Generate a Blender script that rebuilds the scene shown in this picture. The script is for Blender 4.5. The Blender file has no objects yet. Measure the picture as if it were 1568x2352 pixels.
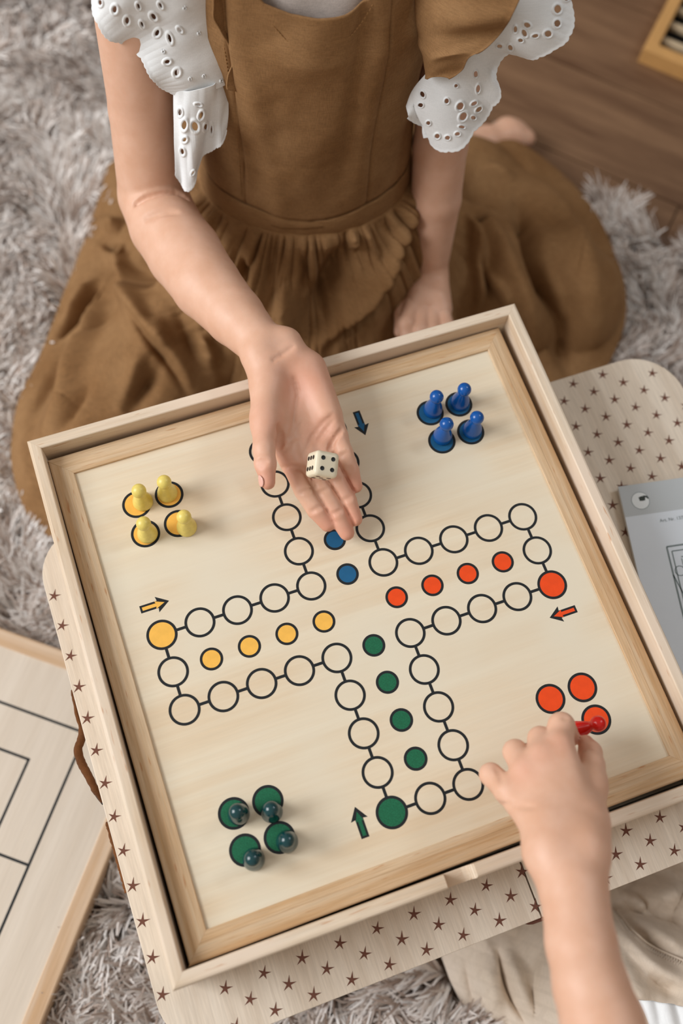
import bpy, math, random
import numpy as np
from mathutils import Vector, Matrix

# ------------------------------------------------------------------ units
# Shapes are written in "grid pitches" of the printed track (1 pitch = 3 cm), z = 0 on the printed board,
# the floor at z = -10.  wm() turns that into metres with the floor at 0.
P = 0.03
ZF = -10.0
rng = np.random.RandomState(7)
random.seed(7)
sc = bpy.context.scene
COL = sc.collection

def wm(v):
    v = np.asarray(v, float)
    return (v - np.array([0, 0, ZF])) * P

# ------------------------------------------------------------------ camera
CR = np.array([[0.9415268622, -0.3336518968, 0.0469422987],
               [-0.2986391018, -0.8908795396, -0.3422693861],
               [0.1560187634, 0.3082370152, -0.9384285204]])
CC = np.array([-3.8967405, -5.8678597, 26.0116817])
CF = 2386.879
cam_d = bpy.data.cameras.new('camera'); cam = bpy.data.objects.new('camera', cam_d); COL.objects.link(cam)
cam_d.sensor_fit = 'VERTICAL'; cam_d.sensor_height = 36; cam_d.sensor_width = 24
cam_d.lens = 36 * CF / 2352
cl = wm(CC)
cam.matrix_world = Matrix(((CR[0][0], -CR[1][0], -CR[2][0], cl[0]), (CR[0][1], -CR[1][1], -CR[2][1], cl[1]),
                           (CR[0][2], -CR[1][2], -CR[2][2], cl[2]), (0, 0, 0, 1)))
cam_d.clip_start = 0.02
cam_d.dof.use_dof = True
cam_d.dof.focus_distance = 26.9 * P
cam_d.dof.aperture_fstop = 2.9
sc.camera = cam

def at(u, v, z):
    """point of the place at height z that the photograph shows at pixel u, v"""
    d = CR.T @ np.array([(u - 784) / CF, (v - 1176) / CF, 1.0])
    return CC + (z - CC[2]) / d[2] * d

# ------------------------------------------------------------------ light
world = bpy.data.worlds.new('world'); sc.world = world; world.use_nodes = True
wn = world.node_tree.nodes['Background']
wn.inputs[0].default_value = (1.0, 0.90, 0.80, 1); wn.inputs[1].default_value = 0.42

def area(name, loc, target, size, power, color):
    d = bpy.data.lights.new(name, 'AREA'); d.shape = 'RECTANGLE'; d.size, d.size_y = size; d.energy = power; d.color = color
    o = bpy.data.objects.new(name, d); COL.objects.link(o)
    o.location = loc; o.rotation_euler = (Vector(target) - Vector(loc)).to_track_quat('-Z', 'Y').to_euler()
    return o
area('window_light', (-2.6, 0.75, 2.2), (0.1, 0.1, 0.3), (1.8, 1.8), 98, (0.97, 0.98, 1.0))
area('far_window_light', (2.3, 0.5, 2.3), (0.3, 0.0, 0.2), (0.9, 1.2), 52, (0.84, 0.92, 1.0))
sc.view_settings.view_transform = 'Standard'; sc.view_settings.look = 'None'
sc.view_settings.exposure = 0.14; sc.view_settings.gamma = 1.0
sc.view_settings.use_curve_mapping = False

# ------------------------------------------------------------------ materials
def lin(r, g, b):
    f = lambda c: (c / 255 / 12.92) if c / 255 <= 0.04045 else ((c / 255 + 0.055) / 1.055) ** 2.4
    return (f(r), f(g), f(b), 1)

def base_mat(name, rough=0.6, spec=0.5):
    m = bpy.data.materials.new(name); m.use_nodes = True
    b = m.node_tree.nodes['Principled BSDF']
    b.inputs['Roughness'].default_value = rough
    b.inputs['Specular IOR Level'].default_value = spec
    return m, m.node_tree, b

def noise_node(nt, scale, detail=4, rough=0.6, vec=None):
    n = nt.nodes.new('ShaderNodeTexNoise'); n.inputs['Scale'].default_value = scale
    n.inputs['Detail'].default_value = detail; n.inputs['Roughness'].default_value = rough
    if vec is not None: nt.links.new(vec, n.inputs['Vector'])
    return n

def ramp(nt, fac, stops):
    r = nt.nodes.new('ShaderNodeValToRGB')
    e = r.color_ramp.elements
    while len(e) < len(stops): e.new(0.5)
    for i, (p, c) in enumerate(stops): e[i].position = p; e[i].color = c
    nt.links.new(fac, r.inputs['Fac'])
    return r

def coords(nt, scale=(1, 1, 1), rot=(0, 0, 0)):
    t = nt.nodes.new('ShaderNodeTexCoord'); mp = nt.nodes.new('ShaderNodeMapping')
    mp.inputs['Scale'].default_value = scale; mp.inputs['Rotation'].default_value = rot
    nt.links.new(t.outputs['Object'], mp.inputs['Vector'])
    return mp.outputs['Vector']

def mixc(nt, a, b, fac, mode='MIX'):
    m = nt.nodes.new('ShaderNodeMix'); m.data_type = 'RGBA'; m.blend_type = mode
    for k, v in ((6, a), (7, b)):
        if isinstance(v, tuple): m.inputs[k].default_value = v
        else: nt.links.new(v, m.inputs[k])
    if isinstance(fac, float): m.inputs[0].default_value = fac
    else: nt.links.new(fac, m.inputs[0])
    return m.outputs[2]

def bump(nt, b, h, strength, dist):
    n = nt.nodes.new('ShaderNodeBump'); n.inputs['Strength'].default_value = strength; n.inputs['Distance'].default_value = dist
    nt.links.new(h, n.inputs['Height'])
    if b.inputs['Normal'].links: nt.links.new(b.inputs['Normal'].links[0].from_socket, n.inputs['Normal'])
    nt.links.new(n.outputs[0], b.inputs['Normal'])

def plain(name, c, rough=0.6, spec=0.5, var=0.06, nscale=120):
    m, nt, b = base_mat(name, rough, spec)
    v = coords(nt)
    n = noise_node(nt, nscale, 3, vec=v)
    lo = tuple(x * (1 - var) for x in c[:3]) + (1,); hi = tuple(min(1, x * (1 + var)) for x in c[:3]) + (1,)
    r = ramp(nt, n.outputs['Fac'], [(0.3, lo), (0.7, hi)])
    nt.links.new(r.outputs[0], b.inputs['Base Color'])
    return m

def wood(name, light, dark, axis=0, streak=0.5, rough=0.55, fine=900, broad=90, tint=None, flecks=None):
    """grain stretched along one axis (object coordinates, metres)"""
    m, nt, b = base_mat(name, rough, 0.35)
    s = [1.0, 1.0, 1.0]; s[axis] = 0.035
    v = coords(nt, tuple(s))
    n1 = noise_node(nt, broad, 4, 0.65, v)
    r1 = ramp(nt, n1.outputs['Fac'], [(0.35, dark), (0.62, light)])
    col = r1.outputs[0]
    s2 = [1.0, 1.0, 1.0]; s2[axis] = 0.05
    v2 = coords(nt, tuple(s2))
    n2 = noise_node(nt, fine, 3, 0.6, v2)
    r2 = ramp(nt, n2.outputs['Fac'], [(0.3, (1 - streak * .35,) * 3 + (1,)), (0.7, (1, 1, 1, 1))])
    col = mixc(nt, col, r2.outputs[0], 1.0, 'MULTIPLY')
    if tint:
        v3 = coords(nt)
        n3 = noise_node(nt, 9, 2, 0.5, v3)
        r3 = ramp(nt, n3.outputs['Fac'], [(0.42, (0, 0, 0, 1)), (0.68, (1, 1, 1, 1))])
        col = mixc(nt, col, tint, r3.outputs[0])
    if flecks:
        s4 = [1.0, 1.0, 1.0]; s4[axis] = 0.09
        v4 = coords(nt, tuple(s4))
        n4 = noise_node(nt, 620, 1, 0.4, v4)
        r4 = ramp(nt, n4.outputs['Fac'], [(0.70, (0, 0, 0, 1)), (0.78, (.7, .7, .7, 1))])
        col = mixc(nt, col, flecks, r4.outputs[0])
    nt.links.new(col, b.inputs['Base Color'])
    bump(nt, b, n2.outputs['Fac'], 0.12, 0.0004)
    return m

BOX_L, BOX_D = lin(228, 212, 190), lin(212, 188, 158)
PINE_L, PINE_D = lin(218, 192, 158), lin(202, 164, 120)
m_box_x = wood('pale_pine_x', BOX_L, BOX_D, 0, 0.4, tint=lin(224, 206, 186), flecks=lin(190, 140, 100))
m_box_y = wood('pale_pine_y', BOX_L, BOX_D, 1, 0.4, tint=lin(224, 206, 186), flecks=lin(190, 140, 100))
m_pine_x = wood('warm_pine_x', PINE_L, PINE_D, 0, 0.5, broad=150, flecks=lin(176, 118, 68))
m_pine_y = wood('warm_pine_y', PINE_L, PINE_D, 1, 0.5, broad=150, flecks=lin(176, 118, 68))
m_panel = wood('birch_panel', lin(228, 215, 190), lin(220, 199, 168), 0, 0.15, fine=500, broad=45, tint=lin(222, 212, 190))
m_table = wood('table_plywood', lin(230, 217, 199), lin(214, 198, 178), 1, 0.5, fine=700, broad=60)
m_panel2 = wood('birch_panel_light', lin(224, 212, 196), lin(214, 200, 182), 1, 0.2, fine=500, broad=40)
m_rail2 = wood('pale_rail', lin(222, 196, 168), lin(204, 168, 130), 1, 0.3)
m_rail2x = wood('pale_rail_x', lin(222, 196, 168), lin(204, 168, 130), 0, 0.3)
m_black = plain('black_print', lin(26, 30, 33), 0.6, 0.3)
m_yellow = plain('yellow_print', lin(240, 184, 82), 0.6, 0.3)
m_blue = plain('blue_print', lin(24, 90, 132), 0.6, 0.3)
m_red = plain('orange_red_print', lin(232, 74, 18), 0.6, 0.3)
m_green = plain('green_print', lin(22, 98, 66), 0.6, 0.3, 0.25, 900)
m_star = plain('brown_star_print', lin(108, 70, 57), 0.7, 0.2)
m_dark = plain('dark_gap', lin(40, 26, 18), 0.9, 0.1)
m_pyel = plain('yellow_paint', lin(226, 206, 108), 0.38, 0.5, 0.08, 300)
m_pblu = plain('blue_paint', lin(10, 82, 158), 0.22, 0.5, 0.05)
m_pgrn = plain('dark_green_paint', lin(6, 58, 62), 0.16, 0.6, 0.05)
m_pred = plain('red_paint', lin(206, 18, 10), 0.2, 0.5, 0.05)
m_die = plain('ivory_plastic', lin(226, 216, 190), 0.35, 0.5, 0.02)
m_pip = plain('black_pip_paint', lin(20, 24, 26), 0.25, 0.5)
m_paper = plain('grey_paper', lin(214, 222, 230), 0.6, 0.3, 0.02, 20)
m_paperhead = plain('grey_print', lin(184, 190, 193), 0.6, 0.3, 0.02, 20)
m_ink = plain('grey_ink', lin(120, 132, 134), 0.6, 0.3)
m_inkdark = plain('dark_ink', lin(50, 58, 54), 0.6, 0.3)
m_white_print = plain('white_print', lin(224, 230, 232), 0.6, 0.3, 0.01)
m_ply_edge = wood('ply_edge', lin(150, 100, 66), lin(96, 58, 38), 0, 0.6)

def skin_mat():
    m, nt, b = base_mat('skin', 0.48, 0.4)
    v = coords(nt)
    n = noise_node(nt, 55, 4, 0.6, v)
    r = ramp(nt, n.outputs['Fac'], [(0.3, lin(213, 167, 139)), (0.7, lin(222, 180, 155))])
    a = nt.nodes.new('ShaderNodeAttribute'); a.attribute_name = 'blush'
    col = mixc(nt, r.outputs[0], lin(210, 136, 114), a.outputs['Fac'])
    nt.links.new(col, b.inputs['Base Color'])
    b.inputs['Subsurface Weight'].default_value = 0.12
    b.inputs['Subsurface Radius'].default_value = (1.0, 0.35, 0.2)
    b.inputs['Subsurface Scale'].default_value = 0.004
    n2 = noise_node(nt, 1500, 3, 0.6, v)
    bump(nt, b, n2.outputs['Fac'], 0.12, 0.0003)
    return m
m_skin = skin_mat()
m_nail = plain('nail', lin(226, 176, 160), 0.3, 0.5, 0.02)

def linen(name, c1, c2, weave=2600, rough=0.85, sheen=0.15, bumpy=0.35, con=0.28):
    m, nt, b = base_mat(name, rough, 0.15)
    v = coords(nt)
    n = noise_node(nt, 14, 4, 0.6, v)
    r = ramp(nt, n.outputs['Fac'], [(0.3, c1), (0.7, c2)])
    va = coords(nt, (1, 1, 0.06)); na = noise_node(nt, weave, 2, 0.5, va)
    vb = coords(nt, (0.06, 0.06, 1)); nb = noise_node(nt, weave, 2, 0.5, vb)
    mx = mixc(nt, na.outputs['Fac'], nb.outputs['Fac'], 0.5)
    r2 = ramp(nt, mx, [(0.35, (1 - con,) * 3 + (1,)), (0.65, (1 + con * .4,) * 3 + (1,))])
    col = mixc(nt, r.outputs[0], r2.outputs[0], 1.0, 'MULTIPLY')
    nt.links.new(col, b.inputs['Base Color'])
    b.inputs['Sheen Weight'].default_value = sheen
    bump(nt, b, mx, bumpy, 0.0006)
    return m
m_linen = linen('brown_linen', lin(134, 98, 62), lin(156, 120, 82), sheen=0)
m_cream = linen('cream_muslin', lin(220, 204, 184), lin(232, 218, 202), 1800, con=.1, sheen=0, bumpy=.2)
_nt = m_cream.node_tree; _b = _nt.nodes['Principled BSDF']
_br = _nt.nodes.new('ShaderNodeTexBrick'); _nt.links.new(coords(_nt, (1, 1, 1), (0, 0, .7)), _br.inputs['Vector'])
_br.inputs['Scale'].default_value = 22; _br.inputs['Mortar Size'].default_value = .045; _br.inputs['Mortar Smooth'].default_value = .5
_br.inputs['Color1'].default_value = (.95, .95, .95, 1); _br.inputs['Color2'].default_value = (1, 1, 1, 1); _br.inputs['Mortar'].default_value = (.93, .925, .92, 1)
_nt.links.new(mixc(_nt, _b.inputs['Base Color'].links[0].from_socket, _br.outputs['Color'], 1.0, 'MULTIPLY'), _b.inputs['Base Color'])
m_whitecot = linen('white_cotton', lin(230, 234, 236), lin(240, 243, 244), 2200, bumpy=0.15, con=.06)
m_tee = linen('undershirt_cotton', lin(200, 190, 182), lin(212, 202, 196), 3000, bumpy=0.1)
m_cord = linen('brown_cord', lin(86, 50, 22), lin(128, 80, 42), 3000, bumpy=0.8)
m_thread = plain('thread', lin(150, 112, 72), 0.9, 0.1)
m_hair = wood('hair', lin(120, 84, 54), lin(70, 46, 28), 2, 1.0, 0.5)
m_lip = plain('lip', lin(196, 110, 100), 0.4, 0.4, 0.03)
m_eye = plain('eye_white', lin(235, 230, 225), 0.2, 0.5, 0.01)

def floor_mat():
    m, nt, b = base_mat('brown_laminate', 0.5, 0.3)
    v = coords(nt, (0.1, 1, 1))
    n = noise_node(nt, 32, 5, 0.65, v)
    r = ramp(nt, n.outputs['Fac'], [(0.3, lin(92, 64, 44)), (0.72, lin(142, 110, 82))])
    nt.links.new(r.outputs[0], b.inputs['Base Color'])
    return m
m_plank = floor_mat()
def attr_mat(name, attr, stops, rough=0.9):
    m, nt, b = base_mat(name, rough, 0.2)
    a = nt.nodes.new('ShaderNodeAttribute'); a.attribute_name = attr
    r = ramp(nt, a.outputs['Fac'], stops)
    nt.links.new(r.outputs[0], b.inputs['Base Color'])
    b.inputs['Sheen Weight'].default_value = 0.1
    return m
m_rug = attr_mat('rug_yarn', 'tone', [(0.0, lin(128, 106, 92)), (0.3, lin(190, 172, 160)), (0.6, lin(234, 226, 220)), (1.0, lin(250, 247, 244))])
_nt = m_rug.node_tree; _b = _nt.nodes['Principled BSDF']; _tr = _nt.nodes.new('ShaderNodeBsdfTranslucent'); _mx = _nt.nodes.new('ShaderNodeMixShader')
_nt.links.new(_b.inputs['Base Color'].links[0].from_socket, _tr.inputs['Color']); _mx.inputs[0].default_value = 0.15
_nt.links.new(_b.outputs[0], _mx.inputs[1]); _nt.links.new(_tr.outputs[0], _mx.inputs[2]); _nt.links.new(_mx.outputs[0], _nt.nodes['Material Output'].inputs['Surface'])
m_rugbase = plain('rug_backing', lin(112, 92, 78), 0.95, 0.1, 0.3, 60)

# ------------------------------------------------------------------ object helpers
ORG = {}

def mk(name, V, F, mat, parent=None, origin=None, smooth=False, local=False, sharp=None):
    """one mesh object; V in pitches (world) unless local (pitches relative to the parent's own frame)"""
    V = np.asarray(V, float)
    if local:
        Vm = V * P; O = ORG[parent.name] if parent else np.zeros(3)
    else:
        Vm = wm(V)
        if parent is not None: O = ORG[parent.name]
        elif origin is not None: O = wm(origin)
        else:
            O = np.array([(Vm[:, 0].min() + Vm[:, 0].max()) / 2, (Vm[:, 1].min() + Vm[:, 1].max()) / 2, Vm[:, 2].min()])
        Vm = Vm - O
    me = bpy.data.meshes.new(name)
    if isinstance(F, np.ndarray):
        n, k = F.shape
        me.vertices.add(len(Vm)); me.vertices.foreach_set('co', Vm.ravel())
        me.loops.add(n * k); me.loops.foreach_set('vertex_index', F.astype(np.int32).ravel())
        me.polygons.add(n); me.polygons.foreach_set('loop_start', np.arange(0, n * k, k, dtype=np.int32))
        me.update(calc_edges=True)
    else:
        me.from_pydata(Vm.tolist(), [], F)
    me.validate()
    if smooth: me.polygons.foreach_set('use_smooth', [True] * len(me.polygons))
    me.update()
    if mat is not None: me.materials.append(mat)
    o = bpy.data.objects.new(name, me); COL.objects.link(o)
    if sharp:
        md = o.modifiers.new('edges', 'BEVEL'); md.width = sharp * P; md.segments = 2; md.limit_method = 'ANGLE'; md.angle_limit = 0.6
    if parent is not None: o.parent = parent
    else: o.location = O
    ORG[o.name] = O
    return o

def tag(o, label=None, cat=None, group=None, kind=None):
    if label: o['label'] = label
    if cat: o['category'] = cat
    if group: o['group'] = group
    if kind: o['kind'] = kind
    return o

def thing(name, origin, label, cat, group=None, rotz=0.0):
    o = bpy.data.objects.new(name, None); COL.objects.link(o); o.empty_display_size = 0.02
    O = wm(origin); o.location = O; o.rotation_euler = (0, 0, rotz); ORG[o.name] = O
    return tag(o, label, cat, group)

def copy_tree(o, parent=None):
    c = o.copy(); COL.objects.link(c)
    if parent is not None: c.parent = parent
    ORG[c.name] = ORG[o.name]
    for ch in list(o.children): copy_tree(ch, c)
    return c

class MB:
    def __init__(s): s.V = []; s.F = []; s.n = 0
    def add(s, V, F):
        V = np.asarray(V, float); s.V.append(V); s.F += [tuple(int(i) + s.n for i in f) for f in F]; s.n += len(V); return s
    def box(s, x0, x1, y0, y1, z0, z1):
        V = [(x, y, z) for z in (z0, z1) for y in (y0, y1) for x in (x0, x1)]
        return s.add(V, [(0, 2, 3, 1), (4, 5, 7, 6), (0, 1, 5, 4), (2, 6, 7, 3), (0, 4, 6, 2), (1, 3, 7, 5)])
    def prism(s, poly, z0, z1, hole=None):
        n = len(poly); V = [(x, y, z0) for x, y in poly] + [(x, y, z1) for x, y in poly]
        return s.add(V, [tuple(range(n - 1, -1, -1)), tuple(range(n, 2 * n))] + [(i, (i + 1) % n, n + (i + 1) % n, n + i) for i in range(n)])
    def ring(s, c, r0, r1, z0, z1, n=48):
        a = np.linspace(0, 2 * np.pi, n, endpoint=False); V = []
        for r, z in ((r0, z0), (r1, z0), (r1, z1), (r0, z1)): V += [(c[0] + r * math.cos(t), c[1] + r * math.sin(t), z) for t in a]
        F = []
        for k in range(4):
            for i in range(n): j = (i + 1) % n; F.append((k * n + i, k * n + j, ((k + 1) % 4) * n + j, ((k + 1) % 4) * n + i))
        return s.add(V, F)
    def disc(s, c, r, z0, z1, n=48):
        return s.prism([(c[0] + r * math.cos(t), c[1] + r * math.sin(t)) for t in np.linspace(0, 2 * np.pi, n, endpoint=False)], z0, z1)
    def bar(s, p, q, w, z0, z1):
        p = np.array(p, float); q = np.array(q, float); d = q - p; d /= np.linalg.norm(d); nrm = np.array([-d[1], d[0]]) * w / 2
        return s.prism([tuple(p - nrm), tuple(q - nrm), tuple(q + nrm), tuple(p + nrm)], z0, z1)
    def lathe(s, prof, c=(0, 0, 0), n=32):
        V = []; a = np.linspace(0, 2 * np.pi, n, endpoint=False)
        for r, z in prof: V += [(c[0] + r * math.cos(t), c[1] + r * math.sin(t), c[2] + z) for t in a]
        F = [tuple(range(n - 1, -1, -1))]
        for k in range(len(prof) - 1):
            for i in range(n): j = (i + 1) % n; F.append((k * n + i, k * n + j, (k + 1) * n + j, (k + 1) * n + i))
        F.append(tuple((len(prof) - 1) * n + i for i in range(n)))
        return s.add(V, F)
    def tube(s, path, rad, n=10, flat=1.0):
        path = np.asarray(path, float); m = len(path); rad = np.broadcast_to(rad, (m,)) if np.ndim(rad) <= 1 else rad
        T = np.gradient(path, axis=0); T /= np.linalg.norm(T, axis=1)[:, None] + 1e-9
        ref = np.array([0, 0, 1.0]) if abs(T[0][2]) < 0.9 else np.array([1.0, 0, 0])
        V = []
        for i in range(m):
            u = np.cross(T[i], ref); u /= np.linalg.norm(u) + 1e-9; w = np.cross(u, T[i])
            for k in range(n):
                t = 2 * math.pi * k / n; V.append(path[i] + rad[i] * (math.cos(t) * u + flat * math.sin(t) * w))
        F = [tuple(range(n - 1, -1, -1))]
        for i in range(m - 1):
            for k in range(n): j = (k + 1) % n; F.append((i * n + k, i * n + j, (i + 1) * n + j, (i + 1) * n + k))
        F.append(tuple((m - 1) * n + k for k in range(n)))
        return s.add(V, F)
    def build(s, name, mat, parent=None, **kw):
        return mk(name, np.concatenate(s.V), s.F, mat, parent, **kw)

def crom(pts, n):
    """Catmull-Rom resample to n points, roughly even spacing"""
    p = np.asarray(pts, float); p = np.vstack([2 * p[0] - p[1], p, 2 * p[-1] - p[-2]])
    out = []
    for i in range(1, len(p) - 2):
        for t in np.linspace(0, 1, 24, endpoint=False):
            a, b, c, d = p[i - 1], p[i], p[i + 1], p[i + 2]
            out.append(0.5 * (2 * b + (c - a) * t + (2 * a - 5 * b + 4 * c - d) * t * t + (3 * b - a - 3 * c + d) * t ** 3))
    out.append(p[-2]); out = np.array(out)
    s = np.r_[0, np.cumsum(np.linalg.norm(np.diff(out, axis=0), axis=1))]
    q = np.linspace(0, s[-1], n)
    return np.stack([np.interp(q, s, out[:, k]) for k in range(out.shape[1])], 1)

def grid_faces(nu, nv, closed=False):
    i = np.arange(nu if closed else nu - 1)[:, None]; j = np.arange(nv - 1)[None]
    a = i * nv + j; b = ((i + 1) % nu) * nv + j
    return np.stack([a, b, b + 1, a + 1], -1).reshape(-1, 4)

def h3(i, j, k):
    n = (i * 374761393 + j * 668265263 + k * 2147483647) & 0xffffffff
    n = ((n ^ (n >> 13)) * 1274126177) & 0xffffffff
    return ((n ^ (n >> 16)) & 0xffff) / 65535.0
def vnoise(p):
    p = np.asarray(p, float); i = np.floor(p).astype(np.int64); f = p - i; f = f * f * (3 - 2 * f)
    r = 0
    for dx in (0, 1):
        for dy in (0, 1):
            for dz in (0, 1):
                w = (f[..., 0] if dx else 1 - f[..., 0]) * (f[..., 1] if dy else 1 - f[..., 1]) * (f[..., 2] if dz else 1 - f[..., 2])
                r = r + w * h3(i[..., 0] + dx, i[..., 1] + dy, i[..., 2] + dz)
    return r * 2 - 1
def fbm(p, o=3):
    p = np.asarray(p, float); r = 0; a = 1
    for k in range(o): r = r + a * vnoise(p * 2 ** k + 17.3 * k); a *= .5
    return r

def seg_dist(X, a, b):
    """distance of 2-D points to a segment, and the parameter along it"""
    a = np.asarray(a); b = np.asarray(b); d = b - a
    t = np.clip(((X - a) @ d) / (d @ d), 0, 1)
    return np.linalg.norm(X - a - t[..., None] * d, axis=-1), t
def line_dist(X, pts):
    best = np.full(X.shape[:-1], 1e9); T = np.zeros(X.shape[:-1]); n = len(pts) - 1
    for i in range(n):
        d, t = seg_dist(X, pts[i], pts[i + 1]); m = d < best
        best = np.where(m, d, best); T = np.where(m, (i + t) / n, T)
    return best, T

# ------------------------------------------------------------------ floor and rug
U1 = np.array([0.69, -0.724]); U1 /= np.linalg.norm(U1)      # plank direction
U2 = np.array([-U1[1], U1[0]])                               # towards the far wall
floor_o = MB().box(-60, 80, -60, 80, -10.6, -10.25).build('floor', m_dark)
tag(floor_o, kind='structure')
pl_w, pl_l = 4.6, 42.0
c0 = float(np.array([15.3, 19.5]) @ U2)
ang = math.atan2(U1[1], U1[0])
base_plank = None
for k in range(-3, 9):
    for q in range(-2, 3):
        off = (q + 0.37 * ((k * 5) % 7) / 2.3) * pl_l - 10
        v0 = c0 + k * pl_w
        ctr = U1 * (off + pl_l / 2) + U2 * (v0 + pl_w / 2)
        if base_plank is None:
            b_ = MB().box(-pl_l / 2 + .03, pl_l / 2 - .03, -pl_w / 2 + .035, pl_w / 2 - .035, -.24, 0)
            o = b_.build('plank', m_plank, floor_o, local=True); base_plank = o
        else:
            o = base_plank.copy(); COL.objects.link(o); o.parent = floor_o
        o.location = Vector(wm((ctr[0], ctr[1], -10 + (-.004 * ((k * 3 + q) % 4)))) - ORG[floor_o.name])
        o.rotation_euler = (0, 0, ang)

rug_edge = float(np.array([15.9, 16.3]) @ U2)                # the rug ends along a line parallel to the planks
SC = np.array([3.5, 14.5])
outl = [(-2.0, 22.6), (-3.6, 19.8), (-5.4, 17.0), (-6.7, 15.0), (-8.0, 13.2), (-8.7, 10.7), (-8.3, 8.3), (-6.0, 6.6), (-1, 6.3), (3, 6.6), (7.5, 6.2), (11.2, 6.3), (13.8, 8.2), (15.2, 10.0), (15.9, 12.2), (15.9, 15.2), (14.6, 18.3), (12.6, 20.1), (9, 21.6), (4.5, 23.6), (0.5, 24.0)]
oc = crom(outl + outl[:1], 900)[:-1]
oa = np.unwrap(np.arctan2(oc[:, 1] - SC[1], oc[:, 0] - SC[0])); orr = np.hypot(oc[:, 0] - SC[0], oc[:, 1] - SC[1])
srt = np.argsort(np.mod(oa, 2 * np.pi)); oa_s = np.mod(oa, 2 * np.pi)[srt]; or_s = orr[srt]
oa_s = np.r_[oa_s[-1] - 2 * np.pi, oa_s, oa_s[0] + 2 * np.pi]; or_s = np.r_[or_s[-1], or_s, or_s[0]]
def skirt_hull(x, y):
    th = np.mod(np.arctan2(y - SC[1], x - SC[0]), 2 * np.pi)
    return np.hypot(x - SC[0], y - SC[1]) < .975 * np.interp(th, oa_s, or_s) - .25
NS = 120000
xs = rng.uniform(-19, 27, NS * 3); ys = rng.uniform(-17, 36, NS * 3)
pc = (np.stack([xs, ys, np.full_like(xs, -9)], 1) - CC) @ CR.T
pu = 784 + CF * pc[:, 0] / pc[:, 2]; pv = 1176 + CF * pc[:, 1] / pc[:, 2]
e = xs * U2[0] + ys * U2[1]
keep = (pu > -160) & (pu < 1730) & (pv > -190) & (pv < 2500) & (e < rug_edge + 0.5 * vnoise(np.stack([xs, ys, xs * 0], 1) * 1.3))
_e1 = np.array([.625, .78]) / np.linalg.norm([.625, .78]); _e2 = np.array([_e1[1], -_e1[0]])
_p = xs * _e1[0] + ys * _e1[1] + 8.97; _q = xs * _e2[0] + ys * _e2[1] + 11.57
keep &= ~((np.abs(_p) < 6.3) & (np.abs(_q) < 6.3))
_lb = np.array([at(1012, 2175, -8.6)[:2], at(1040, 2250, -8.6)[:2], at(1100, 2360, -8.6)[:2], at(1200, 2560, -8.6)[:2]])
_lx = np.interp(-ys, -_lb[:, 1], _lb[:, 0]); keep &= ~((ys < -5.8) & (xs > _lx))
keep &= ~skirt_hull(xs, ys) & ~((xs > -6.3) & (xs < 10.8) & (ys > -7) & (ys < 5.5))
xs, ys = xs[keep][:NS], ys[keep][:NS]; n = len(xs)
# strands gather into tufts that lean together
cell = 0.62
cx = np.floor(xs / cell); cy = np.floor(ys / cell)
jit = np.stack([h3(cx.astype(np.int64), cy.astype(np.int64), np.int64(3)), h3(cx.astype(np.int64), cy.astype(np.int64), np.int64(5))], 1)
tx = (cx + .2 + .6 * jit[:, 0]) * cell; ty = (cy + .2 + .6 * jit[:, 1]) * cell
flow = np.stack([tx, ty, tx * 0], 1)
la = 2.4 * fbm(flow * 0.33, 2) + 1.9 * vnoise(flow * 1.4 + 9) + 2.2
lean = 0.55 + 0.5 * (vnoise(flow * 1.1 + 40) + 1) / 2
sa = la + rng.normal(0, .38, n); lm = lean + rng.normal(0, .16, n)
ln = rng.uniform(1.15, 1.75, n)
pinch = rng.uniform(.25, .6, n)
dx = (tx - xs) * pinch; dy = (ty - ys) * pinch
segs = 4; w = rng.uniform(.035, .066, n)
Vs = np.zeros((n, segs + 1, 2, 3)); curl = rng.normal(0, .5, n)
px_, py_, pz_ = xs.copy(), ys.copy(), np.full(n, -9.98)
for s in range(segs + 1):
    t = s / segs
    th = np.clip(lm * (0.6 + 1.5 * t), 0, 1.66); aa = sa + curl * t
    wx, wy = -np.sin(aa + 0.4), np.cos(aa + 0.4)
    ww = w * (1 - 0.65 * t ** 3)
    cxp = px_ + dx * t; cyp = py_ + dy * t
    Vs[:, s, 0] = np.stack([cxp - wx * ww, cyp - wy * ww, pz_], 1); Vs[:, s, 1] = np.stack([cxp + wx * ww, cyp + wy * ww, pz_ + .01], 1)
    st = ln / segs
    px_ = px_ + np.sin(th) * np.cos(aa) * st; py_ = py_ + np.sin(th) * np.sin(aa) * st; pz_ = pz_ + np.cos(th) * st
base = (np.arange(n) * (segs + 1) * 2)[:, None]
q = np.arange(segs)[None] * 2
Fq = np.stack([base + q, base + q + 1, base + q + 3, base + q + 2], -1).reshape(-1, 4)
rug = mk('shag_rug', Vs.reshape(-1, 3), Fq, m_rug, origin=(0, 8, -10), smooth=True)
tone = np.clip(0.74 + 0.30 * vnoise(flow * 0.9 + 70) + 0.22 * rng.normal(0, 1, n), 0, 1)
tone = np.where(rng.rand(n) < .2, tone * .35, tone)
at_ = rug.data.attributes.new('tone', 'FLOAT', 'POINT'); at_.data.foreach_set('value', np.repeat(tone, (segs + 1) * 2).astype(np.float32))
tag(rug, 'long-pile shag rug of mixed white, grey and brown yarn', 'rug', kind='stuff')
corners = [U1 * a + U2 * b for a, b in ((-60, rug_edge), (60, rug_edge), (60, -45), (-60, -45))]
rb = MB().prism([tuple(c) for c in corners][::-1], -10.0, -9.93).build('backing', m_rugbase, rug)

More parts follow.
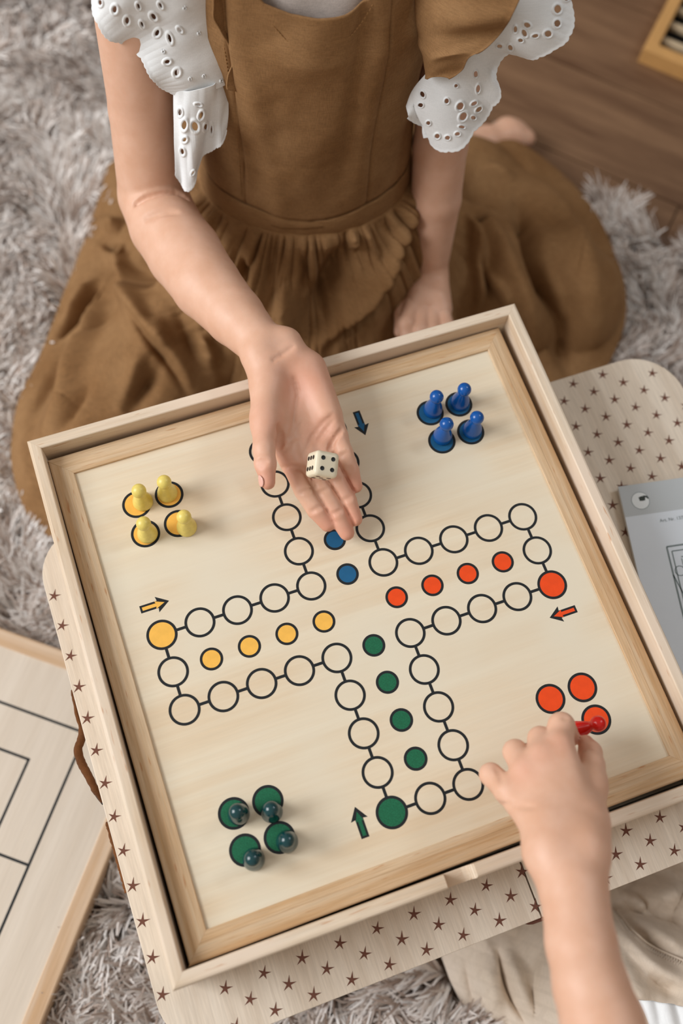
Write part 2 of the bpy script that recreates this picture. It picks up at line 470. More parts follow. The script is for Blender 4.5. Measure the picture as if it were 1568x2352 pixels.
# ------------------------------------------------------------------ low folding table with printed stars
TX0, TX1, TY0, TY1, TZ = -7.76, 12.02, -8.6, 5.28, -2.0
def round_rect(x0, x1, y0, y1, r, n=12, which=(1, 1, 1, 1)):
    out = []
    for k, (cx_, cy_, a0) in enumerate(((x1, y1, 0), (x0, y1, 90), (x0, y0, 180), (x1, y0, 270))):
        if which[k]:
            ox = cx_ - r if cx_ == x1 else cx_ + r; oy = cy_ - r if cy_ == y1 else cy_ + r
            for t in np.linspace(0, 90, n): out.append((ox + r * math.cos(math.radians(a0 + t)), oy + r * math.sin(math.radians(a0 + t))))
        else: out.append((cx_, cy_))
    return out
table = thing('folding_table', (2.1, -1.7, -10), 'low folding table in pale plywood printed all over with small brown stars', 'table')
JX = 1.93
MB().prism(round_rect(TX0, JX - .02, TY0, TY1, 1.35, which=(0, 1, 1, 0)), TZ - .3, TZ).build('tabletop_half', m_table, table, sharp=.02)
MB().prism(round_rect(JX + .02, TX1, TY0, TY1, 1.5, which=(1, 0, 0, 1)), TZ - .3, TZ).build('tabletop_half', m_table, table, sharp=.02)
for x0, x1 in ((TX0 + .05, JX - .1), (JX + .1, TX1 - .05)):
    MB().box(x0 + .9, x1 - .9, TY0 + .75, TY0 + 1.0, TZ - 1.0, TZ - .3).build('apron', m_table, table)
    MB().box(x0 + .9, x1 - .9, TY1 - 1.0, TY1 - .75, TZ - 1.0, TZ - .3).build('apron', m_table, table)
for x in (TX0 + 2.2, TX1 - 3.6):
    for y in (TY0 + 3.0, TY1 - 2.2):
        MB().tube([(x, y, TZ - .3), (x, y, -9.96)], [.36, .26], 16).build('leg', m_table, table, smooth=True)
def star(mb, x, y, r, rot, z):
    pts = []
    for k in range(10):
        rr = r * (1.02 + (.18, -.05, .1, -.08, .14)[(k // 2) % 5]) if k % 2 == 0 else r * .31
        a = rot + k * math.pi / 5
        pts.append((x + rr * math.cos(a), y + rr * math.sin(a)))
    mb.prism(pts, z - .001, z + .004)
star_proto = []
def put_star(x, y):
    k = len(star_proto) % 3 if len(star_proto) > 2 else len(star_proto)
    if len(star_proto) < 3:
        m_ = MB(); star(m_, x, y, .165 + .006 * k, rot0 + .06 * k, TZ)
        o = mk('printed_star', np.concatenate(m_.V) - np.array([x, y, TZ]), m_.F, m_star, table, local=True)
        star_proto.append(o)
    else:
        o = star_proto[int(abs(x * 7 + y * 13)) % 3].copy(); COL.objects.link(o); o.parent = table
    o.location = Vector(wm((x, y, TZ)) - ORG[table.name])
rot0 = math.radians(62)
cell_x, cell_y = .995, .884
for j in range(-2, 20):
    for half in (0, 1):
        for i in range(-8, 14):
            x = 1.87 + (i + .5 * half) * cell_x; y = -7.42 - .0001 + j * cell_y - half * cell_y / 2 + .006 * (x - 1.9)
            if x < -6.9 or x > TX1 - .16 or y > TY1 - .16 or y < TY0 + .16: continue
            if -6.6 < x < 6.9 and -7.2 < y < 6: continue
            if x > 10.6 and y > 3.9 and (x - 10.5) ** 2 + (y - 3.8) ** 2 > 1.25 ** 2: continue
            if 2.0 < x < 3.3 and -7.9 < y < -6.9: continue
            put_star(x, y)
for j in range(-2, 13):
    if -7.09 + j * .885 > TY1 - 1 or -7.09 + j * .885 < TY0 + .4: continue
    put_star(-7.57, -7.09 + j * .885)
# crescent moon printed beside the joint
mo = []
for t in np.linspace(-1.9, 1.9, 22): mo.append((2.22 + .36 * math.cos(t), -7.25 + .36 * math.sin(t)))
for t in np.linspace(1.9, -1.9, 22): mo.append((2.12 + .30 * math.cos(t * .93), -7.25 + .33 * math.sin(t * .93)))
MB().prism(mo, TZ - .001, TZ + .004).build('printed_moon', m_star, table)
MB().prism([(1.5, -8.58), (2.6, -8.56), (2.5, -8.66), (2.1, -8.71), (1.7, -8.7), (1.56, -8.66)], TZ - .5, TZ - .22).build('clasp', m_star, table, sharp=.03)
# brown cord hanging out from under the left edge
cord = [at(166, 1585, -2.3), at(176, 1640, -2.2), at(187, 1676, -2.25), at(186, 1700, -2.2), at(179, 1722, -2.2), at(187, 1752, -2.2), at(203, 1782, -2.2), at(218, 1812, -2.25), at(235, 1843, -2.4)]
pth = crom(cord, 70); wid = np.interp(np.linspace(0, 1, 70), [0, .12, .3, .38, .5, .7, .88, 1], [.05, .045, .05, .1, .115, .115, .1, .03])
fz = vnoise(np.stack([np.arange(70) * .7, np.zeros(70), np.zeros(70)], 1)) * .012
MB().tube(pth, wid + fz, 12, 1.0).build('cord', m_cord, table, smooth=True)
pth = crom([at(246, 1888, -2.3), at(256, 1925, -2.25), at(270, 1975, -2.25), at(291, 2050, -2.35)], 60)
MB().tube(pth, .055 + .015 * vnoise(np.arange(60)[:, None] * np.array([[.8, 0, 0]])), 10).build('cord', m_cord, table, smooth=True)
pth = crom([at(212, 1800, -2.5), at(222, 1825, -2.5), at(238, 1846, -2.5)], 12)
MB().tube(pth, .05, 10).build('cord_clip', m_pip, table, smooth=True)

# ------------------------------------------------------------------ game box standing on the table
BX, BY = 0.08, -0.03
def rail(mb, side, hx, hy, prof, stations=None, cx_=0.0, cy_=0.0):
    """mitred rail: prof is (outward offset, z); stations = [(t, top_z)] along the rail between the mitres"""
    st = stations or []
    rows = [('a', None)] + st + [('b', None)]
    V = []
    for t, zt in rows:
        for e, z in prof:
            zz = z if zt is None else min(z, zt)
            if side in (0, 2):       # +x / -x
                sgn = 1 if side == 0 else -1; x = sgn * (hx + e); y = {'a': -(hy + e), 'b': hy + e}.get(t, t)
            else:
                sgn = 1 if side == 1 else -1; y = sgn * (hy + e); x = {'a': -(hx + e), 'b': hx + e}.get(t, t)
            V.append((x + cx_, y + cy_, zz))
    m = len(prof); F = [tuple(range(m)), tuple(len(rows) * m - 1 - k for k in range(m))]
    for r in range(len(rows) - 1):
        for k in range(m): j = (k + 1) % m; F.append((r * m + k, (r + 1) * m + k, (r + 1) * m + j, r * m + j))
    flip = side in (0, 3)
    if flip: F = [f[::-1] for f in F]
    return mb.add(V, F)

gbox = thing('game_box', (BX, BY, TZ + .004), 'open pale pine tray of the board game with a finger notch in its near rim', 'box')
HB = 6.70
rim = [(0, -1.95), (0, .47), (.012, .49), (.03, .5), (.24, .5), (.285, .485), (.315, .45), (.33, .40), (.33, -1.95)]
for side, mt in ((0, m_box_y), (1, m_box_x), (2, m_box_y)):
    rail(MB(), side, HB, HB, rim, cx_=BX, cy_=BY).build('rim_rail', mt, gbox, sharp=.006)
st = [(-.45, .5), (-.43, .5), (-.415, .44), (-.405, .3), (-.39, .05), (-.36, -.03), (-.23, -.03), (.09, -.03), (.19, 0), (.24, .06), (.245, .13), (.27, .15), (.275, .27), (.3, .29), (.305, .43), (.33, .5), (.37, .5)]
rail(MB(), 3, HB, HB, rim, stations=st, cx_=BX, cy_=BY).build('rim_rail', m_box_x, gbox)
MB().box(BX - HB, BX + HB, BY - HB, BY + HB, -1.97, -1.85).build('bottom_panel', m_panel, gbox)
MB().box(BX - 6.5, BX - 6.2, BY - 6.4, BY + 6.4, -1.85, -.62).box(BX + 6.2, BX + 6.5, BY - 6.4, BY + 6.4, -1.85, -.62).build('ledge', m_dark, gbox)

gbox.rotation_euler = (0, 0, math.radians(-.49))

# ------------------------------------------------------------------ ludo board (framed insert) with its print
def insert_board(name, label, panel_mat, mx, my, flat=False):
    """framed insert in its own frame, centre at the origin, printed face at z = 0"""
    o = bpy.data.objects.new(name, None); COL.objects.link(o); ORG[name] = np.zeros(3)
    tag(o, label, 'board game')
    MB().box(-6.04, 6.04, -6.04, 6.04, -.16, 0).build('panel', panel_mat, o, local=True)
    pr = [(0, -.3), (0, .06), (.015, .075), (.22, .075), (.235, .065), (.26, .058), (.57, -.015), (.60, -.035), (.62, -.08), (.62, -.5), (0.3, -.5)]
    if flat: pr = [(0, -.3), (0, .04), (.02, .06), (.5, .05), (.55, .02), (.56, -.04), (.56, -.8), (.1, -.8)]
    for side, mt in ((0, my), (1, mx), (2, my), (3, mx)):
        prs = pr if flat else [(e_ if e_ < .55 else e_ + {0: 0, 1: .01, 2: -.03, 3: .01}[side], z_) for e_, z_ in pr]
        rail(MB(), side, 5.99, 5.99, prs).build('frame_rail', mt, o, local=True, sharp=.006)
    return o
ludo = insert_board('ludo_board', 'square framed ludo board with a cross of linked black circles in the pine tray', m_panel, m_pine_x, m_pine_y)
ludo.location = Vector(wm((0.02, -.03, 0))); ORG[ludo.name] = wm((0.02, -.03, 0))
D0, D1 = -.002, .004
path = [(-1, 5), (0, 5), (1, 5), (1, 4), (1, 3), (1, 2), (1, 1), (2, 1), (3, 1), (4, 1), (5, 1), (5, 0), (5, -1), (4, -1), (3, -1), (2, -1), (1, -1), (1, -2), (1, -3), (1, -4), (1, -5),
        (0, -5), (-1, -5), (-1, -4), (-1, -3), (-1, -2), (-1, -1), (-2, -1), (-3, -1), (-4, -1), (-5, -1), (-5, 0), (-5, 1), (-4, 1), (-3, 1), (-2, 1), (-1, 1), (-1, 2), (-1, 3), (-1, 4)]
_shared = {}
OX, OY = -.02, .03
def decal(name, key, build, mat, x, y, rot=0.0):
    """flat printed mark, a part of the board; alike marks share one mesh"""
    if key in _shared:
        o = _shared[key].copy(); COL.objects.link(o); o.parent = ludo
    else:
        mb_ = MB(); build(mb_); o = mb_.build(name, mat, ludo, local=True); _shared[key] = o
    o.location = ((x + OX) * P, (y + OY) * P, 0); o.rotation_euler = (0, 0, rot); return o
for i, (x, y) in enumerate(path):
    decal('printed_circle', 'big', lambda m: m.ring((0, 0), .325, .394, D0, D1, 56), m_black, x, y)
    x2, y2 = path[(i + 1) % 40]
    decal('printed_link', 'link', lambda m: m.bar((-.118, 0), (.118, 0), .075, D0, D1 - .0005), m_black, (x + x2) / 2, (y + y2) / 2, math.atan2(y2 - y, x2 - x))
cols = {'yellow': (m_yellow, 0), 'blue': (m_blue, -1), 'red': (m_red, -2), 'green': (m_green, -3)}
def rotk(x, y, k):
    for _ in range(-k): x, y = y, -x
    return x, y
def arrow(L0, L1, ws, wh, hl):
    return [(L0, -ws), (L1 - hl, -ws), (L1 - hl - .02, -wh), (L1, 0), (L1 - hl - .02, wh), (L1 - hl, ws), (L0, ws)]
for nm, (mt, k) in cols.items():
    decal('printed_spot', nm + 'start', lambda m: m.disc((0, 0), .345, D0, D1 - .001), mt, *rotk(-5, 1, k))
    for h in (-4, -3, -2, -1):
        q_ = rotk(h, 0, k)
        decal('printed_spot', nm + 'small', lambda m: m.disc((0, 0), .25, D0, D1 - .001, 40), mt, *q_)
        decal('printed_ring', 'small', lambda m: m.ring((0, 0), .228, .294, D0, D1, 44), m_black, *q_)
    for a in (-4.65, -3.76):
        for b in (3.74, 4.6):
            q_ = rotk(a, b, k)
            decal('printed_spot', nm + 'home', lambda m: m.disc((0, 0), .325, D0, D1 - .001), mt, *q_)
            decal('printed_ring', 'home', lambda m: m.ring((0, 0), .312, .38, D0, D1, 56), m_black, *q_)
    q_ = rotk(-4.96, 1.8, k); rt = math.pi / 2 * k
    decal('arrow_outline', 'arrow', lambda m: m.prism(arrow(-.38, .38, .1, .215, .3), D0, D1 - .002), m_black, *q_, rt)
    decal('printed_arrow', nm + 'arrow', lambda m: m.prism(arrow(-.325, .26, .045, .105, .225), D0, D1 - .0008), mt, *q_, rt)

# ------------------------------------------------------------------ second board on the rug
mill = insert_board('nine_mens_morris_board', 'framed wooden board printed with nested black squares, lying on the rug left of the table', m_panel2, m_rail2x, m_rail2, flat=True)
e1 = np.array([.625, .78]); e1 /= np.linalg.norm(e1); e2 = np.array([e1[1], -e1[0]])
mc = -8.97 * e1 - 11.57 * e2
mill.location = Vector(wm((mc[0], mc[1], -8.5))); mill.rotation_euler = (0, 0, math.atan2(e1[1], e1[0]) - math.pi / 2)
ORG[mill.name] = wm((mc[0], mc[1], -8.5))
mlines = MB()
for h in (4.3, 2.93, 1.56):
    for a, b in (((-h, -h), (h, -h)), ((h, -h), (h, h)), ((h, h), (-h, h)), ((-h, h), (-h, -h))): mlines.bar(a, b, .085, D0, D1)
for s in ((1, 0), (-1, 0), (0, 1), (0, -1)): mlines.bar((s[0] * 4.3, s[1] * 4.3), (s[0] * 1.56, s[1] * 1.56), .085, D0, D1 - .001)
for h in (4.3, 2.93, 1.56):
    for sx in (-1, 1):
        for sy in (-1, 1): mlines.disc((sx * h, sy * h), .05, D0, D1 - .0005, 16)
mlines.build('printed_lines', m_black, mill, local=True)
MB().box(-6.3, 6.3, -6.3, 6.3, -1.15, -.8).build('underside', m_rail2, mill, local=True)

# ------------------------------------------------------------------ pawns
def pawn_profile():
    pr = [(0.0, 0), (.235, 0), (.262, .02), (.268, .06), (.262, .13), (.245, .22), (.215, .33), (.18, .44), (.148, .54), (.118, .62), (.104, .68)]
    for t in np.linspace(-54, 90, 14):
        pr.append((max(.001, .19 * math.cos(math.radians(t))), .845 + .19 * math.sin(math.radians(t))))
    return pr
def make_pawn(mat, x, y, label, group, tilt=0):
    mb = MB().lathe(pawn_profile(), n=36)
    V = np.concatenate(mb.V)
    o = mk('pawn', V + np.array([x, y, .006]), mb.F, mat, origin=(x, y, .006), smooth=True)
    return tag(o, label, 'game piece', group)
def place_pawns(mat, colour, spots, where):
    first = None
    for (x, y), wl in zip(spots, where):
        lb = f'{colour} wooden pawn {wl}'
        if first is None: first = make_pawn(mat, x, y, lb, f'{colour} pawns on their home circles')
        else:
            o = first.copy(); COL.objects.link(o); o.location = Vector(wm((x, y, .006))); o['label'] = lb; ORG[o.name] = wm((x, y, .006))
place_pawns(m_pyel, 'yellow', [(-4.47, 4.60), (-3.79, 4.63), (-4.60, 3.70), (-3.58, 3.55)],
            ['half off its circle, the one nearest the tray corner', 'on the home circle nearest the open palm', 'on the home circle nearest the left rim, towards the yellow arrow', 'standing mostly beside its circle, nearest the board centre'])
place_pawns(m_pblu, 'blue', [(3.83, 4.70), (4.63, 4.67), (3.79, 3.86), (4.64, 3.78)],
            ['on the home circle nearest the blue arrow', 'on the home circle in the far corner of the board', 'on the home circle nearest the board centre', 'on the home circle nearest the right rim, towards the red track'])
place_pawns(m_pgrn, 'dark green', [(-4.49, -3.82), (-3.73, -4.03), (-3.60, -4.80), (-4.47, -4.92)],
            ['on the green home circle nearest the left rim', 'on the home circle nearest the board centre', 'on the home circle nearest the green arrow', 'on the home circle in the near left corner'])

# ------------------------------------------------------------------ instruction booklet
bk_o = at(1419, 1118, -1.75); bk_x = at(1568, 1097, -1.75) - bk_o; bk_x[2] = 0; bk_x /= np.linalg.norm(bk_x)
bk_d = at(1500, 1470, -1.75) - bk_o; bk_d[2] = 0; bk_d /= np.linalg.norm(bk_d)
bk_y = np.array([-bk_x[1], bk_x[0], 0]);
if bk_y @ bk_d > 0: bk_y = -bk_y
booklet = thing('instruction_booklet', (bk_o[0], bk_o[1], -1.93), 'grey and white game instruction booklet lying on the star table right of the tray', 'booklet')
BW, BH = 5.2, 7.4
def bkp(a, b): q_ = bk_o + bk_x * a + (bk_d if True else bk_y) * b; return (q_[0], q_[1])
def sheet(name, a0, a1, b0, b1, z0, z1, mat):
    return MB().prism([bkp(a0, b0), bkp(a0, b1), bkp(a1, b1), bkp(a1, b0)], z0, z1).build(name, mat, booklet)
sheet('back_pages', .03, BW - .02, .02, BH - .03, -1.93, -1.80, m_white_print)
sheet('cover', 0, BW, 0, BH, -1.79, -1.75, m_paper)
sheet('header_band', 0, BW, 0, .95, -1.751, -1.746, m_paperhead)
c_ = bkp(.56, .52); ZB = -1.746
MB().disc(c_, .26, ZB - .001, ZB + .003, 40).build('logo_disc', m_white_print, booklet)
MB().ring(c_, .255, .27, ZB - .001, ZB + .004, 40).build('logo_ring', m_ink, booklet)
lg = MB(); gl = lambda a, b: bkp(.56 + a, .52 + b)
lg.tube([(*gl(-.16, .14), ZB), (*gl(-.08, .05), ZB), (*gl(0, -.04), ZB)], [.05, .05, .06], 10, .05)
lg.tube([(*gl(-.03, -.05), ZB + .003), (*gl(.07, -.06), ZB + .003), (*gl(.15, -.04), ZB + .003)], [.06, .075, .05], 10, .05)
lg.tube([(*gl(.1, -.13), ZB + .003), (*gl(.2, -.1), ZB + .003), (*gl(.25, -.03), ZB + .003)], [.02, .03, .02], 8, .08)
lg.build('logo_drawing', m_inkdark, booklet)
ink = MB()
def bl(pts, w=.035):
    for a, b in zip(pts[:-1], pts[1:]): ink.bar(bkp(*a), bkp(*b), w, ZB - .006, ZB + .001)
bl([(1.0, 2.0), (3.6, 2.0), (3.6, 4.6), (1.0, 4.6), (1.0, 2.0)], .05)
bl([(1.12, 2.15), (3.5, 2.15)]); bl([(1.12, 2.15), (1.12, 4.45)]); bl([(1.2, 3.5), (1.2, 4.5)]); bl([(1.25, 3.85), (3.5, 3.85)]); bl([(1.25, 4.1), (3.5, 4.1)]); bl([(1.25, 3.5), (3.5, 3.5)])
bl([(.95, 4.6), (1.02, 4.8), (1.08, 5.0), (1.25, 5.1), (3.6, 5.1)], .04)
bl([(1.0, 2.85), (1.15, 3.4), (1.4, 3.5)]); bl([(1.45, 2.8), (1.55, 3.4)])
for k in range(12):
    for r0, r1 in ((2.35, 2.85), (3.15, 3.48)):
        x = 1.35 + k * .17
        if 1.8 < x < 2.2 and r0 < 3: continue
        bl([(x, r0 + .05), (x, r1)], .025); bl([(x, r0), (x + .09, r0)], .03); bl([(x + .09, r0 + .05), (x + .09, r1)], .025)
ink.ring(bkp(1.22, 2.75), .13, .155, ZB - .006, ZB + .001, 24)
ink.build('box_drawing', m_ink, booklet)
MB().prism([bkp(1.82, 2.45), bkp(1.82, 2.9), bkp(2.15, 2.9), bkp(2.15, 2.45)], ZB - .006, ZB + .002).build('shaded_field', m_inkdark, booklet)
def text(s, a, b, size, mat, name='lettering'):
    c = bpy.data.curves.new(name, 'FONT'); c.body = s; c.size = size * P; c.extrude = 0.00001; c.materials.append(mat)
    tmp = bpy.data.objects.new('tmp', c); me = bpy.data.meshes.new_from_object(tmp); bpy.data.objects.remove(tmp)
    o = bpy.data.objects.new(name, me); COL.objects.link(o); o.parent = booklet
    p_ = wm((*bkp(a, b), ZB + .003)) - ORG[booklet.name]; o.location = Vector(p_)
    o.rotation_euler = (0, 0, math.atan2(bk_x[1], bk_x[0])); return o
text('Art. Nr. 1372', .98, 1.25, .14, m_ink)
text('Gar', 1.15, 5.95, .42, m_inkdark); text('Go', 1.2, 6.3, .38, m_ink); text('S', 1.38, 6.75, .42, m_inkdark)

# ------------------------------------------------------------------ bodies: one smooth surface grown from tapered limbs
def cap(p, a, b, r1, r2):
    ba = b - a; h = np.clip(((p - a) @ ba) / (ba @ ba), 0, 1)
    q = p - a; q = q - h[..., None] * ba
    return np.sqrt((q * q).sum(-1)) - (r1 + (r2 - r1) * h)
def smin(a, b, k):
    h = np.maximum(k - np.abs(a - b), 0) / k
    return np.minimum(a, b) - h * h * k * .25
class Body:
    def __init__(s): s.groups = []; s.carves = []; s.blush = []
    def group(s, k, attach=.2): s.groups.append([k, attach, []]); return s
    def c(s, a, b, r1, r2=None): s.groups[-1][2].append((np.array(a, float), np.array(b, float), r1, r1 if r2 is None else r2)); return s
    def chain(s, pts, rad):
        for i in range(len(pts) - 1): s.c(pts[i], pts[i + 1], rad[i], rad[i + 1])
        return s
    def carve(s, pts, r, k=.05):
        for a, b in zip(pts[:-1], pts[1:]): s.carves.append((np.array(a, float), np.array(b, float), r, k))
        return s
    def hit(s, u, v):
        """first point of the body that the photograph's ray through u, v meets"""
        d = CR.T @ np.array([(u - 784) / CF, (v - 1176) / CF, 1.0]); d /= np.linalg.norm(d)
        t = 15.0
        for _ in range(90):
            q = s.sdf((CC + d * t)[None])[0]
            if q < .003: break
            t += q * .9
            if t > 60: return None
        return CC + d * t
    def crease(s, pts, depth=.035, r=.07, k=.08):
        out = []
        for u, v in crom(pts, max(3, len(pts) * 2)):
            h_ = s.hit(u, v)
            if h_ is not None: out.append(h_ + (CC - h_) / np.linalg.norm(CC - h_) * (r - depth))
        s.pending = getattr(s, 'pending', []) + [(out, r, k)]
    def apply_creases(s):
        for out, r, k in getattr(s, 'pending', []):
            if len(out) > 1: s.carve(out, r, k)
        s.pending = []
    def sdf(s, p, reach=None, ctr=None):
        """reach: ignore prims further than this from ctr"""
        tot = None; base = None
        for gi, (k, att, pr) in enumerate(s.groups):
            d = None
            for a, b, r1, r2 in pr:
                if ctr is not None and cap(ctr[None], a, b, r1, r2)[0] > reach: continue
                v = cap(p, a, b, r1, r2); d = v if d is None else smin(d, v, k)
            if d is None: continue
            if gi == 0 or att >= .3:
                base = d if base is None else smin(base, d, att); tot = base if tot is None else np.minimum(tot, base)
            else:
                if base is not None: d = smin(base, d, att)
                tot = d if tot is None else np.minimum(tot, d)
        if tot is None: return np.full(p.shape[:-1], 9.0)
        for a, b, r, k in s.carves:
            if ctr is not None and cap(ctr[None], a, b, r, r)[0] > reach: continue
            tot = -smin(-tot, cap(p, a, b, r, r), k)
        return tot
    def mesh(s, vox):
        B = 8; bs = B * vox; hd = bs * .87 + vox
        pr = [q for g in s.groups for q in g[2]]
        lo = np.min([np.minimum(a, b) - max(r1, r2) for a, b, r1, r2 in pr], 0) - .5
        hi = np.max([np.maximum(a, b) + max(r1, r2) for a, b, r1, r2 in pr], 0) + .5
        nb = np.ceil((hi - lo) / bs).astype(int)
        gx = np.stack(np.meshgrid(*[np.arange(k) for k in nb], indexing='ij'), -1).reshape(-1, 3)
        ctr = lo + (gx + .5) * bs
        dm = np.full(len(ctr), 1e9)
        for a, b, r1, r2 in pr: dm = np.minimum(dm, cap(ctr, a, b, r1, r2))
        act = np.where((dm < hd + .12) & (dm > -hd - .5))[0]
        off = np.stack(np.meshgrid(*[np.arange(B + 1)] * 3, indexing='ij'), -1)
        N = nb * B + 2
        cid = lambda c: (c[..., 0] * N[1] + c[..., 1]) * N[2] + c[..., 2]
        ids, vs, quads = [], [], []
        for bi in act:
            c0_ = gx[bi] * B
            p = lo + (c0_ + off) * vox
            D = s.sdf(p, max(dm[bi], 0) + 2 * hd + .5, ctr[bi])
            if D.min() > 0 or D.max() < 0: continue
            S = D < 0
            corners = np.stack([S[i:B + i, j:B + j, k:B + k] for i in (0, 1) for j in (0, 1) for k in (0, 1)])
            mixd = corners.any(0) & ~corners.all(0)
            ii = np.argwhere(mixd)
            if len(ii):
                acc = np.zeros((len(ii), 3)); cnt = np.zeros(len(ii))
                for ax in range(3):
                    for u in (0, 1):
                        for v in (0, 1):
                            o0 = np.zeros(3, int); o0[(ax + 1) % 3] = u; o0[(ax + 2) % 3] = v
                            o1 = o0.copy(); o1[ax] = 1
                            d0 = D[tuple((ii + o0).T)]; d1 = D[tuple((ii + o1).T)]
                            m = (d0 < 0) != (d1 < 0)
                            t = np.where(m, d0 / np.where(m, d0 - d1, 1), 0)
                            pt = ii + o0 + t[:, None] * (o1 - o0)
                            acc += pt * m[:, None]; cnt += m
                ids.append(cid(ii + c0_)); vs.append(lo + (acc / cnt[:, None] + c0_) * vox)
            for ax in range(3):
                sl0 = [slice(0, B)] * 3; sl1 = [slice(0, B)] * 3; sl1[ax] = slice(1, B + 1)
                a_ = S[tuple(sl0)]; b_ = S[tuple(sl1)]
                e_ = np.argwhere(a_ != b_)
                if not len(e_): continue
                inside = a_[tuple(e_.T)]
                g = e_ + c0_; u = np.zeros(3, int); u[(ax + 1) % 3] = 1; v = np.zeros(3, int); v[(ax + 2) % 3] = 1
                qd = np.stack([cid(g), cid(g - u), cid(g - u - v), cid(g - v)], 1)
                qd[~inside] = qd[~inside][:, ::-1]
                quads.append(qd)
        ids = np.concatenate(ids); vs = np.concatenate(vs); quads = np.concatenate(quads)
        o_ = np.argsort(ids); ids = ids[o_]; vs = vs[o_]
        f = np.searchsorted(ids, quads); f = np.clip(f, 0, len(ids) - 1)
        ok = (ids[f] == quads).all(1); f = f[ok]
        # relax a little
        for it in range(1):
            acc = np.zeros_like(vs); cnt = np.zeros(len(vs))
            for i in range(4):
                np.add.at(acc, f[:, i], vs[f[:, (i + 1) % 4]] + vs[f[:, (i + 3) % 4]]); np.add.at(cnt, f[:, i], 2)
            vs = np.where(cnt[:, None] > 0, vs * .5 + .5 * acc / np.maximum(cnt, 1)[:, None], vs)
        return vs, f
    def build(s, name, mat, parent, vox):
        V, F = s.mesh(vox)
        o = mk(name, V, F, mat, parent, smooth=True)
        bl = np.zeros(len(V))
        for c_, r, w_ in s.blush: bl = np.maximum(bl, w_ * np.exp(-((np.linalg.norm(V - np.array(c_), axis=1) / r) ** 2)))
        a = o.data.attributes.new('blush', 'FLOAT', 'POINT'); a.data.foreach_set('value', bl.astype(np.float32))
        return o

A = lambda u, v, z: at(u, v, z)
girl = thing('person', (3.6, 14.8, -10), 'kneeling child in brown linen pinafore and white eyelet sleeves holding out a die', 'person')
g = Body()
AX = np.array([.966, -.26, 0]); BK = np.array([.26, .966, 0])      # her right-to-left axis and her back direction
WC = np.array([3.5, 14.5, -.8])
def bp_(a, b, z): return np.array([3.5, 14.5, 0]) + AX * a + BK * b + np.array([0, 0, z])
SR = bp_(-3.85, 1.0, 7.0); SL = bp_(4.1, 0.7, 7.0)
ER = np.array([-1.62, 13.9, 0.0]); WR = np.array([-.07, 7.09, 1.55])
EL = np.array([7.3, 13.0, .1]); WL = at(988, 625, -4.5)
g.group(.7)
# the trunk is only a carrier for the clothes: one plain column from seat to neck
g.c(bp_(-.9, .4, 4.6), bp_(.9, .4, 4.6), 1.6).c(bp_(0, .5, 4.6), bp_(0, 1.0, -6), 1.9, 2.2)
g.c(bp_(-2.9, .6, 6.9), bp_(2.9, .6, 6.9), 1.0).c(bp_(0, .7, 7), bp_(0, .3, 9.6), 1.0, .95)
pass
# her right arm
g.group(.10, .45).chain([A(292, -120, 7.0), A(330, 250, 2.55), A(352, 448, .05)], [1.04, .96, 1.02])
g.chain([A(352, 450, .05), A(380, 520, .15), A(424, 584, .35), A(474, 656, .7), A(540, 728, 1.05), A(602, 793, 1.4)], [1.03, 1.04, 1.06, .96, .80, .62])
# her left arm
g.chain([SL, EL, EL * .6 + WL * .4, WL], [1.05, .84, .80, .56])
g.group(.7, .5)
# legs folded under the skirt, feet behind
FLt = np.array([11.6, 18.9, -8.9])
g.c(bp_(0, 1.0, -6), np.array([8.5, 15.5, -8.2]), 1.8, 1.2).c(np.array([8.5, 15.5, -8.2]), FLt, 1.2, .8)
toe = at(1165, 305, -9.1)
g.c(FLt, toe - np.array([1.2, .2, 0]), .75, .62).c(toe - np.array([1.3, .3, .05]), toe + np.array([.1, -.1, 0]), .6, .42).c(toe + np.array([.0, -.1, 0]), toe + np.array([.75, -.45, -.1]), .40, .33)
g.c(toe + np.array([.1, .4, -.1]), toe + np.array([.55, .3, -.2]), .26, .22)
# right hand, palm up
def fing(body, pts, rad, k=.045, att=.12, blush=.6):
    P3 = [A(*q) for q in pts]; body.group(k, att).chain(P3, rad)
    body.blush.append((P3[-1], .55, blush))
    for q in P3[1:-1]: body.blush.append((q, .2, blush * .4))
    return P3
g.group(.22, .3)
g.c(A(612, 848, 1.5), A(640, 838, 1.45), .44).c(A(640, 838, 1.45), A(668, 826, 1.45), .44, .42)
g.c(A(598, 822, 1.5), A(620, 880, 1.45), .5, .46).c(A(655, 790, 1.5), A(688, 850, 1.35), .46, .45)
g.c(A(622, 870, 1.3), A(668, 1060, 1.05), .44, .30).c(A(650, 860, 1.2), A(708, 1050, .95), .42, .29)
g.c(A(678, 850, 1.2), A(745, 1030, .95), .42, .30).c(A(700, 842, 1.3), A(772, 1000, 1.1), .42, .30)
g.c(A(612, 890, 1.5), A(612, 975, 1.62), .45, .38).c(A(712, 850, 1.3), A(752, 950, 1.25), .44, .36)
g.c(A(628, 930, 1.3), A(655, 1030, 1.15), .34, .28)
i_ = fing(g, [(664, 1045, 1.05), (700, 1126, .95), (727, 1170, .75), (752, 1203, .55)], [.31, .285, .265, .215])
m_ = fing(g, [(705, 1040, .95), (740, 1125, .85), (772, 1180, .68), (796, 1224, .45)], [.30, .27, .255, .205])
r_ = fing(g, [(742, 1030, .95), (772, 1100, .90), (797, 1148, .72), (815, 1192, .55)], [.29, .26, .245, .20])
p_ = fing(g, [(766, 985, 1.05), (790, 1040, 1.1), (805, 1080, .95), (817, 1117, .75)], [.28, .24, .225, .18])
t_ = fing(g, [(607, 960, 1.65), (606, 1030, 1.85), (609, 1065, 1.85), (615, 1108, 1.75)], [.35, .27, .265, .19], .12, .22)
